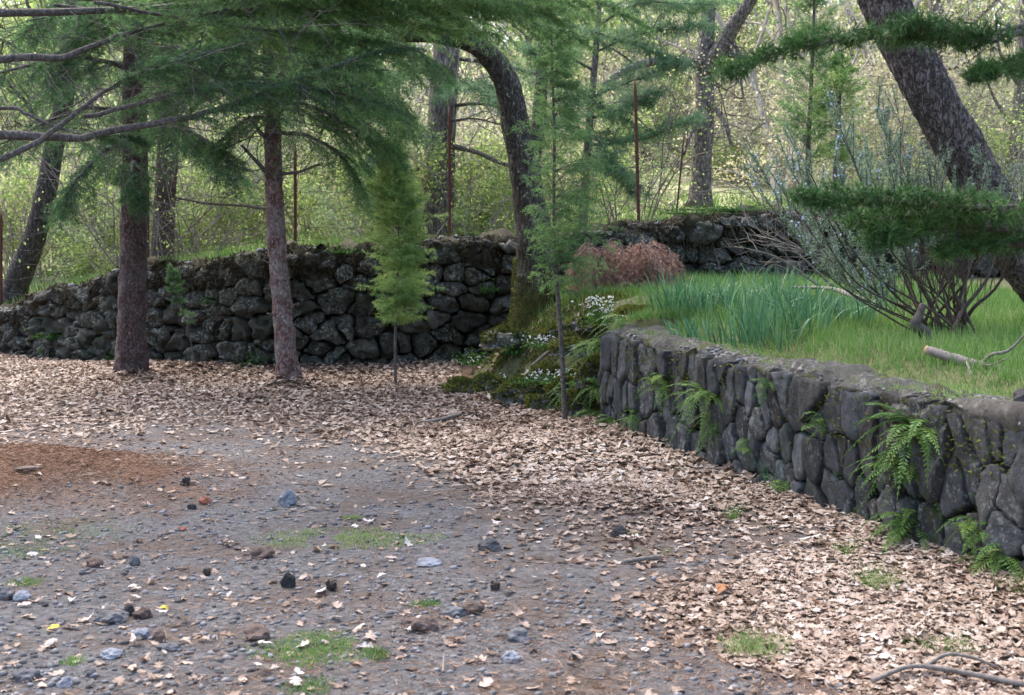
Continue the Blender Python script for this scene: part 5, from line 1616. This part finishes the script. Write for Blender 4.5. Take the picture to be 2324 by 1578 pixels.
moss_mound('low mossy rock lying alone at the edge of the leaf litter', 1050, 890, 12.9, 0.19, 0.12, 2200, 0.65)
moss_mound('dark mossy boulder in the bank before the leaf litter', 1180, 905, 12.3, 0.24, 0.17, 2600, 0.5)
moss_mound('moss covered boulder between the sapling stem and the wall corner', 1320, 930, 11.4, 0.16, 0.2, 2200, 0.45)
moss_mound('mossy hump on the bank left of the white flowers', 1150, 780, 13.6, 0.3, 0.16, 2600, 0.35)
moss_mound('bright mossy stone behind the sapling stem', 1300, 800, 12.4, 0.22, 0.12, 2200, 0.6)
moss_mound('mossy lump on the bank next to the curved stick', 1240, 855, 12.4, 0.2, 0.1, 1800, 0.6)
moss_mound('mossy rock under the ferns on the corner', 1345, 870, 11.1, 0.14, 0.22, 1800, 0.4)
moss_mound('moss cushion on top of the wall corner', 1450, 712, 11.3, 0.2, 0.05, 6000, 0.6)

moss_mound('angular mossy rock behind the lone mossy rock', 1105, 880, 13.0, 0.16, 0.13, 1500, 0.55)
moss_mound('mossy stone at the toe of the bank beside the dark boulder', 1230, 925, 11.9, 0.15, 0.12, 1500, 0.6)
moss_mound('rounded moss cushion right under the oak foot', 1265, 770, 13.3, 0.24, 0.14, 2200, 0.5)
moss_mound('yellow green moss lump near the top of the bank', 1330, 745, 12.8, 0.24, 0.1, 2200, 0.7)
moss_mound('small mossy stone between two bank boulders', 1275, 890, 11.9, 0.13, 0.12, 1200, 0.5)
fern('feathery fern on the bank above the leaf litter', 0, 0, 0.24, 11, 0.5, pt=P(1300, 880, 11.6), out=nrm(np.array([-0.3, -0.9, 0])))
fern('fern tuft at the corner below the drooping fern', 0, 0, 0.26, 12, 0.45, pt=P(1365, 880, 11.0), out=nrm(np.array([-0.7, -0.7, 0])))
fern('fern hanging from the terrace edge over the corner stones', 0, 0, 0.24, 11, 0.6, pt=P(1385, 785, 10.9), out=nrm(np.array([-0.6, -0.8, 0])))
fern('fern half hidden by dead leaves at the corner foot', 0, 0, 0.2, 10, 0.5, pt=P(1350, 940, 10.9), out=nrm(np.array([-0.6, -0.8, 0])))
fern('lowest fern against the big slabs by the frame edge', 2250, 1200, 0.16, 9, 0.6)
fern('fern seedlings in the joints beneath the mossy stones', 1880, 960, 0.1, 7, 0.5)
fern('small fern at the wall foot by the arching blades', 1800, 1100, 0.13, 8, 0.5)
# general moss on the bank
mo = MB(); n = 70000
y = rng.uniform(10.6, 15.3, n); x = foot(y) + rng.uniform(-0.05, 1.7, n)
keep = fbm(x, y, 2.2, 3) > -0.28
x, y = x[keep], y[keep]; n = len(x)
A = np.column_stack([x, y, zt(x, y) - 0.005])
needles(mo, A, nrm(rng.normal(size=(n, 3)) * 0.6 + np.array([0, -0.2, 1])), rng.uniform(0.015, 0.06, n), 0.014, np.clip(rng.normal(0.45, 0.2, n) + 0.6 * fbm(x, y, 3, 2), 0, 1))
mo.build('moss', M['moss'], smooth=False, kind='stuff')

# ------------------------------------------------------------------ ground cover: litter, gravel, needles, grass tufts
def leaf_template(detail):
    if detail:
        ts_ = np.linspace(0, 2 * math.pi, 20, endpoint=False)
        L = 0.5 * np.cos(ts_)
        wv = np.sin(ts_) * (0.27 + 0.08 * np.cos(ts_)) * (1 + 0.34 * np.cos(7 * ts_ + 0.4))
    else:
        ts_ = np.linspace(0, 2 * math.pi, 8, endpoint=False)
        L = 0.5 * np.cos(ts_); wv = np.sin(ts_) * 0.3 * (1 + 0.35 * np.cos(4 * ts_))
    V = np.vstack([np.column_stack([L, wv]), [[0.0, 0.0]]])
    m = len(ts_)
    T = np.stack([np.arange(m), (np.arange(m) + 1) % m, np.full(m, m)], -1)
    return V, T


def scatter_leaves(mb, x, y, z, size, detail, tilt, tint):
    n = len(x)
    V2, T = leaf_template(detail); m = len(V2)
    cu = rng.normal(0, 0.5, n); cv = rng.normal(0, 0.7, n)
    s = size[:, None]
    lx = V2[None, :, 0] * s * rng.uniform(0.85, 1.2, (n, 1)); ly = V2[None, :, 1] * s * rng.uniform(0.8, 1.25, (n, 1))
    lx = lx + rng.normal(size=(n, m)) * 0.03 * s; ly = ly + rng.normal(size=(n, m)) * 0.03 * s
    lz = (cu[:, None] * lx ** 2 + cv[:, None] * 1.6 * ly ** 2) / s + rng.normal(size=(n, m)) * 0.02 * s
    ex = rng.normal(0, tilt, n)[:, None]; ey = rng.normal(0, tilt, n)[:, None]
    ly2 = ly * np.cos(ex) - lz * np.sin(ex); lz2 = ly * np.sin(ex) + lz * np.cos(ex)
    lx2 = lx * np.cos(ey) + lz2 * np.sin(ey); lz3 = -lx * np.sin(ey) + lz2 * np.cos(ey)
    a = rng.uniform(0, 6.283, n)[:, None]
    X = lx2 * np.cos(a) - ly2 * np.sin(a); Yv = lx2 * np.sin(a) + ly2 * np.cos(a)
    V = np.stack([X + x[:, None], Yv + y[:, None], lz3 + z[:, None]], -1).reshape(-1, 3)
    F = (T[None] + (np.arange(n) * m)[:, None, None]).reshape(-1, 3)
    mb.add(V, F, None, np.repeat(tint, m))


def not_terrace(x, y):
    return np.where(y < 10.45, x < xw(y) - 0.02, x < foot(y) + 0.1)


def litter(n, y0, y1, detail, thick, s0, s1):
    y = y0 + (y1 - y0) * rng.random(n); x = rng.uniform(-0.44, 0.44, n) * y
    dens = litter_density(x, y)
    keep = (rng.random(n) < dens ** 1.4 + 0.022) & not_terrace(x, y)
    x, y, dens = x[keep], y[keep], dens[keep]; n = len(x)
    z = zg(x, y) + 0.006 + thick * dens * rng.random(n)
    mb = MB()
    br = fbm(x, y, 0.55, 2) * 0.35
    far = np.clip((y - 12.2) / 4, 0, 1) * 0.14
    tint = np.clip(rng.normal(0.5, 0.24, n) - far + br, 0.02, 1.0)
    scatter_leaves(mb, x, y, z, rng.uniform(s0, s1, n), detail, 0.12, tint)
    return mb, n


mb, n1 = litter(52000, 4.3, 8.0, True, 0.016, 0.02, 0.066)
mb.build('leaf_litter', M['litter'], smooth=False, kind='stuff')
mb, n2 = litter(95000, 8.0, 18.5, False, 0.04, 0.03, 0.09)
mb.build('leaf_litter', M['litter'], smooth=False, kind='stuff')
# leaves drifted on the bank
y = rng.uniform(11, 15.2, 420); x = foot(y) + rng.uniform(-0.1, 1.2, 420)
mb = MB(); scatter_leaves(mb, x, y, zt(x, y) + 0.02, rng.uniform(0.04, 0.08, 420), False, 0.5, np.clip(rng.normal(0.42, 0.2, 420), 0, 1))
mb.build('leaf_litter', M['litter'], smooth=False, kind='stuff')
print('leaves', n1, n2)

ico_t = (1 + 5 ** 0.5) / 2
ICO = nrm(np.array([(-1, ico_t, 0), (1, ico_t, 0), (-1, -ico_t, 0), (1, -ico_t, 0), (0, -1, ico_t), (0, 1, ico_t), (0, -1, -ico_t), (0, 1, -ico_t), (ico_t, 0, -1), (ico_t, 0, 1), (-ico_t, 0, -1), (-ico_t, 0, 1)], float))
ICT = np.array([(0, 11, 5), (0, 5, 1), (0, 1, 7), (0, 7, 10), (0, 10, 11), (1, 5, 9), (5, 11, 4), (11, 10, 2), (10, 7, 6), (7, 1, 8), (3, 9, 4), (3, 4, 2), (3, 2, 6), (3, 6, 8), (3, 8, 9), (4, 9, 5), (2, 4, 11), (6, 2, 10), (8, 6, 7), (9, 8, 1)])

n = 32000
y = 4.2 + 8.6 * rng.random(n) ** 1.5; x = rng.uniform(-0.44, 0.44, n) * y
dens = litter_density(x, y)
mound = np.exp(-((x + 3.2) / 0.9) ** 2 - ((y - 8.5) / 0.6) ** 2)
patch = fbm(x, y, 0.9, 3)
keep = (rng.random(n) > np.maximum(dens * 1.1, mound * 1.3)) & not_terrace(x, y) & (rng.random(n) < 0.5 + patch * 1.1 + 0.35 * (x < 0))
x, y = x[keep], y[keep]; n = len(x)
s = 0.004 + 0.017 * rng.random(n) ** 4
vs = ICO[None] * rng.uniform(0.65, 1.25, (n, 12, 1)) * np.stack([np.ones(n), rng.uniform(0.6, 1.1, n), rng.uniform(0.35, 0.75, n)], -1)[:, None] * s[:, None, None]
a = rng.uniform(0, 6.283, n)[:, None]
V = np.stack([vs[..., 0] * np.cos(a) - vs[..., 1] * np.sin(a) + x[:, None], vs[..., 0] * np.sin(a) + vs[..., 1] * np.cos(a) + y[:, None], vs[..., 2] + (zg(x, y) + s * 0.12)[:, None]], -1).reshape(-1, 3)
mb = MB(); mb.add(V, (ICT[None] + (np.arange(n) * 12)[:, None, None]).reshape(-1, 3), None, np.repeat(np.clip(rng.beta(2.2, 2.0, n), 0, 1), 12))
mb.build('gravel', M['gravel'], smooth=False, kind='stuff')
print('gravel', n)

# fallen pine needles
n = 46000
y = 4.2 + 9 * rng.random(n) ** 1.4; x = rng.uniform(-0.44, 0.44, n) * y
mound = np.exp(-((x + 3.2) / 1.0) ** 2 - ((y - 8.5) / 0.7) ** 2)
br = np.exp(-((x - 2.0) / 0.8) ** 2 - ((y - 4.75) / 0.4) ** 2)
keep = not_terrace(x, y) & (rng.random(n) < 0.28 + 0.5 * fbm(x, y, 1.0, 3) + mound + br + 0.3 * (x > -0.6) * (y < 6.5))
x, y = x[keep], y[keep]; n = len(x)
a = rng.uniform(0, 6.283, n)
mb = MB()
needles(mb, np.column_stack([x, y, zg(x, y) + 0.006 + 0.012 * rng.random(n)]), nrm(np.column_stack([np.cos(a), np.sin(a), rng.normal(0, 0.15, n)])), rng.uniform(0.03, 0.08, n), 0.003, rng.random(n))
mb.build('pine_needle_litter', M['needle_litter'], smooth=False, kind='stuff')

n = 15000
x = rng.normal(-3.25, 0.75, n); y = rng.normal(8.5, 0.5, n)
a = rng.uniform(0, 6.283, n)
mb = MB()
needles(mb, np.column_stack([x, y, zg(x, y) + 0.004 + 0.02 * rng.random(n)]), nrm(np.column_stack([np.cos(a), np.sin(a), rng.normal(0, 0.25, n)])), rng.uniform(0.03, 0.08, n), 0.0035, rng.random(n) * 0.85)
mb.build('pine_needle_litter', M['needle_litter'], smooth=False, kind='stuff')

# green tufts in the gravel
def tuft(label, u, v, n, rx, ry, h, tint, w=0.004):
    d = GD(v); p = P(u, v, d)
    A = np.column_stack([p[0] + rng.normal(0, rx, n), p[1] + rng.normal(0, ry, n), np.zeros(n)])
    e2 = ((A[:, 0] - p[0]) / rx) ** 2 + ((A[:, 1] - p[1]) / ry) ** 2
    A = A[(e2 < 3.2) & ((fbm(A[:, 0] + u, A[:, 1], 5.0, 3) > -0.12 - 0.25 * np.exp(-e2)) | (n < 600))]; n = len(A)
    A[:, 2] = zg(A[:, 0], A[:, 1]) - 0.003
    mb = MB()
    needles(mb, A, nrm(np.column_stack([rng.normal(0, 0.6, n), rng.normal(0, 0.6, n), np.ones(n)])), h * rng.uniform(0.5, 1.3, n), w, np.clip(rng.normal(tint, 0.2, n), 0, 1))
    solo(mb, 'grass_tuft', M['grass'], label, 'grass tuft', (p[0], p[1], 0), smooth=False)


for a in [
    ('wide flat patch of yellowish moss and grass in the middle of the gravel', 790, 1222, 5000, 0.3, 0.14, 0.02, 0.85, 0.006),
    ('loose green grass patch below the yellowish one near the bottom edge', 705, 1475, 2400, 0.14, 0.13, 0.026, 0.6, 0.005),
    ('small bright green weed beside the loose grass patch', 855, 1490, 220, 0.03, 0.04, 0.04, 0.25),
    ('tiny green tuft on the bare gravel between two stones', 965, 1370, 260, 0.05, 0.025, 0.025, 0.35),
    ('thin green sprinkling under the orange needle mound', 110, 1215, 700, 0.3, 0.22, 0.03, 0.45),
    ('thin grass fringe at the near edge of the orange mound', 45, 1255, 400, 0.18, 0.1, 0.035, 0.4),
    ('small green tuft by the picture corner gravel', 55, 1328, 260, 0.05, 0.04, 0.03, 0.4),
    ('pale grass tuft in the leaf litter near the bottom', 1710, 1480, 420, 0.09, 0.07, 0.09, 0.75),
    ('fine upright grass growing through the leaves by the wall foot', 1990, 1340, 160, 0.05, 0.07, 0.13, 0.45),
    ('grass growing through the oak leaves near the root', 2150, 1480, 300, 0.09, 0.08, 0.07, 0.35),
    ('single green grass shoot at the edge of the dirt', 1662, 1195, 60, 0.012, 0.012, 0.13, 0.4),
    ('green shoots between the wall foot and a white leaf', 1920, 1270, 90, 0.03, 0.04, 0.1, 0.4),
    ('tiny green sprout next to the black rock', 1440, 1226, 70, 0.02, 0.02, 0.035, 0.5),
    ('light green dots of grass beyond the yellowish patch', 800, 1178, 200, 0.05, 0.03, 0.025, 0.6),
    ('green tuft at the very bottom edge of the gravel', 700, 1560, 300, 0.06, 0.05, 0.035, 0.35),
    ('faint green sprouts on dirt near the sawn stick', 1490, 1255, 200, 0.12, 0.06, 0.015, 0.6),
    ('small lime tuft in the bluish gravel', 165, 1500, 180, 0.03, 0.03, 0.03, 0.6),
    ('green weed in front of the ferny wall near the last slabs', 2300, 1370, 160, 0.05, 0.06, 0.06, 0.35),
]:
    tuft(*a)
# tall arching blades leaning out of the wall foot
bb = MB(); p = P(1750, 1135, GD(1135)); blades(bb, (p[0], p[1], 0.02), 14, 0.3, 0.007, 0.02, 0.5)
solo(bb, 'grass_tuft', M['narcissus'], 'long arching grass blades at the foot of the wall', 'grass tuft', (p[0], p[1], 0.02), smooth=False)


# loose stones
def rock(label, u, v, w, h, matn, name='rock', cat='rock', flat=1.0, sub=3):
    d = GD(v); p = P(u, v, d); p[2] = zg(p[0], p[1])
    px = d / FPX
    rx, rz = w * px / 2, h * px * 0.62
    import bmesh
    bm = bmesh.new(); bmesh.ops.create_icosphere(bm, subdivisions=sub, radius=1.0)
    sd_ = Vector((u * 0.37, v * 0.11, 3.0))
    for q in bm.verts:
        c = q.co.copy()
        f = 1 + 0.42 * mnoise.fractal(c * 0.9 + sd_, 1.0, 2.0, 4) + 0.12 * mnoise.noise(c * 4 + sd_)
        cell = mnoise.voronoi(c * 1.1 + sd_)[0]
        f *= 1 - 0.16 * min(1, cell[0])
        q.co = Vector((c.x * rx * f, c.y * rx * 0.85 * f, c.z * rz * f + rz * 0.45))
    me = bpy.data.meshes.new(name); bm.to_mesh(me); bm.free()
    me.materials.append(M[matn])
    o = bpy.data.objects.new(name, me); COL.objects.link(o)
    o.location = [float(c) for c in p]; o['label'] = label; o['category'] = cat
    return o


for a in [
    ('rounded bluish stone in the gravel past the grass patch', 652, 1148, 44, 34, 'stone_blue'),
    ('jet black angular rock at the edge of the leaves', 1405, 1226, 40, 28, 'stone_black'),
    ('dark upright angular rock beside a pine cone', 655, 1332, 36, 34, 'stone_black'),
    ('brown rounded rock on the gravel', 1072, 1388, 50, 32, 'stone_brown'),
    ('grey stone beside the brown rounded rock', 1030, 1392, 60, 24, 'stone_loose'),
    ('pitted grey stone low in the middle of the gravel', 1178, 1448, 60, 32, 'stone_loose'),
    ('crumbly brown clod of earth on the gravel', 955, 1425, 80, 36, 'stone_brown'),
    ('flat pale bluish stone near the grass patch', 975, 1284, 64, 16, 'stone_blue'),
    ('bluish stone half sunk at the bottom edge of the gravel', 1160, 1492, 56, 26, 'stone_blue'),
    ('brown earth clod near the loose grass patch', 585, 1450, 70, 32, 'stone_brown'),
    ('large pale slab half buried in the gravel', 250, 1410, 80, 30, 'stone_loose'),
    ('dark pointed stone leaning on the pale slab', 292, 1396, 34, 26, 'stone_black'),
    ('dark brown stone just past the pointed one', 325, 1400, 44, 26, 'stone_brown'),
    ('round brownish pebble in the bluish gravel', 362, 1456, 32, 28, 'stone_brown'),
    ('flat bluish stone beside the round brown pebble', 320, 1448, 40, 24, 'stone_blue'),
    ('wide bluish flat stone near the bottom corner', 250, 1492, 52, 20, 'stone_blue'),
    ('pale flat stone behind the wide bluish one', 385, 1475, 52, 18, 'stone_loose'),
    ('dark stone at the tip of the orange mound', 421, 1112, 22, 20, 'stone_black'),
    ('reddish brick fragment in the gravel', 464, 1145, 26, 18, 'stone_brick'),
    ('small orange brick chip nearer than the fragment', 412, 1204, 20, 10, 'stone_brick'),
    ('dark stone lying before the brick fragment', 436, 1156, 24, 14, 'stone_black'),
    ('dark knobbly stone past the flat pale bluish one', 1110, 1252, 60, 30, 'stone_loose'),
    ('dark clod at the edge of the yellowish patch', 595, 1262, 60, 24, 'stone_brown'),
    ('grey clump of stone by the dark pointed rocks', 215, 1290, 44, 22, 'stone_brown'),
    ('small square grey stone standing in the gravel', 305, 1283, 24, 22, 'stone_loose'),
    ('grey stone at the edge of the frame above the corner gravel', 10, 1360, 56, 30, 'stone_loose'),
    ('pale rounded stone next to the edge stone', 50, 1362, 44, 22, 'stone_blue'),
    ('dark mossy stone in the leaf litter by the pale stick', 1070, 955, 30, 20, 'stone_black'),
    ('dark rock heap at the top of the orange mound', 12, 1040, 46, 26, 'stone_black'),
    ('thin dark rock on the crest of the orange mound', 200, 1068, 50, 9, 'stone_brown'),  # rock shape standing for a streak of dark soil
    ('dark flat rock at the foot of the orange mound', 60, 1112, 60, 9, 'stone_brown'),  # low rock shape used as another dark soil streak
    ('brown stone at the bottom of the bluish gravel', 60, 1545, 54, 26, 'stone_loose'),
    ('bluish pebble near the bottom of the bluish gravel', 150, 1555, 40, 22, 'stone_blue'),
    ('grey pebble close to a small lime tuft', 205, 1535, 36, 20, 'stone_loose'),
    ('dark lump of bark near the foot of the slim pine', 580, 912, 60, 14, 'stone_brown'),
]:
    rock(*a)
# a big dark stone resting on the wall
o = rock('dark boulder resting on the wall top next to brown needles', 2310, 905, 62, 34, 'stone_black')
o.location = wall_pt(2322, 905) + np.array([0.14, 0.14, 0.0]); o.location.z = 0.79
o.scale = (1.0, 1.0, 1.0)

# pine cones
def cone(label, u, v, size):
    d = GD(v); p = P(u, v, d); p[2] = zg(p[0], p[1]) + size * 0.3
    t = thing('pine_cone', label, 'pine cone', p)
    mb = MB(); tube(mb, p + np.array([[0, 0, -0.3], [0, 0, 0.0], [0, 0, 0.35]]) * size, np.array([0.22, 0.3, 0.08]) * size, 8); mb.build('core', M['twig'], t)
    for k in range(46):
        z = -0.3 + 0.65 * k / 46; a = k * 2.4
        r = 0.3 * math.sin(math.pi * min(1, (z + 0.42) / 0.85)) + 0.05
        D = nrm(np.array([math.cos(a), math.sin(a), 0.55])[None])
        mb = MB() if k == 0 else mb
        leaves(mb, (p + np.array([math.cos(a) * r * 0.5, math.sin(a) * r * 0.5, z]) * size)[None], D, size * 0.34, size * 0.26, 0.5, 0.1)
    mb.build('scales', M['twig'], t, smooth=False)


cone('open brown pine cone lying on the gravel by itself', 1124, 1338, 0.055)
cone('brown pine cone leaning by the dark upright rock', 752, 1338, 0.06)
cone('dark pine cone lying near the small reddish twig', 470, 1300, 0.045)


# single leaves that stand out on the gravel
def one_leaf(label, u, v, size, matn, tint=0.5, dz=0.02, group=None):
    d = GD(v); x, y = (u - CX) / FPX * d, d
    mb = MB()
    z = float(zg(x, y)) + dz
    scatter_leaves(mb, np.array([x]), np.array([y]), np.array([z]), np.array([size]), True, 0.25, np.array([tint]))
    return solo(mb, 'fallen_leaf', M[matn], label, 'leaf', (x, y, z), group, smooth=False)


one_leaf('bright yellow fallen leaf in the bluish gravel', 121, 1432, 0.05, 'leaf_yellow')
one_leaf('dull yellow leaf farther from the bottom edge', 374, 1387, 0.06, 'leaf_yellow', 0.2)
one_leaf('big orange oak leaf standing up in the pale leaf litter', 1640, 1352, 0.1, 'litter_orange', 0.7, 0.05)
one_leaf('orange brown leaf among pale leaves near the grass shoots', 1850, 1385, 0.075, 'litter_orange', 0.2, 0.035)
one_leaf('white curled leaf at the wall foot', 1840, 1252, 0.14, 'leaf_pale', 1.0, 0.06)
one_leaf('white shrivelled leaf below the loose grass patch', 598, 1524, 0.075, 'leaf_pale', 1.0, 0.03)
one_leaf('crumpled pale leaf at the bottom under the loose grass', 672, 1555, 0.075, 'leaf_pale', 0.4, 0.02)
one_leaf('white leaf lying by the pine cone and dark rock', 730, 1345, 0.08, 'leaf_pale', 0.9)
for k in range(70):
    u, v = rng.uniform(0, 1500), rng.uniform(1180, 1570)
    one_leaf('pale dry oak leaf lying singly on the open gravel', u, v, rng.uniform(0.035, 0.07), 'leaf_pale' if k % 2 else 'litter', rng.uniform(0.3, 0.9), 0.018, 'pale leaves on the gravel')
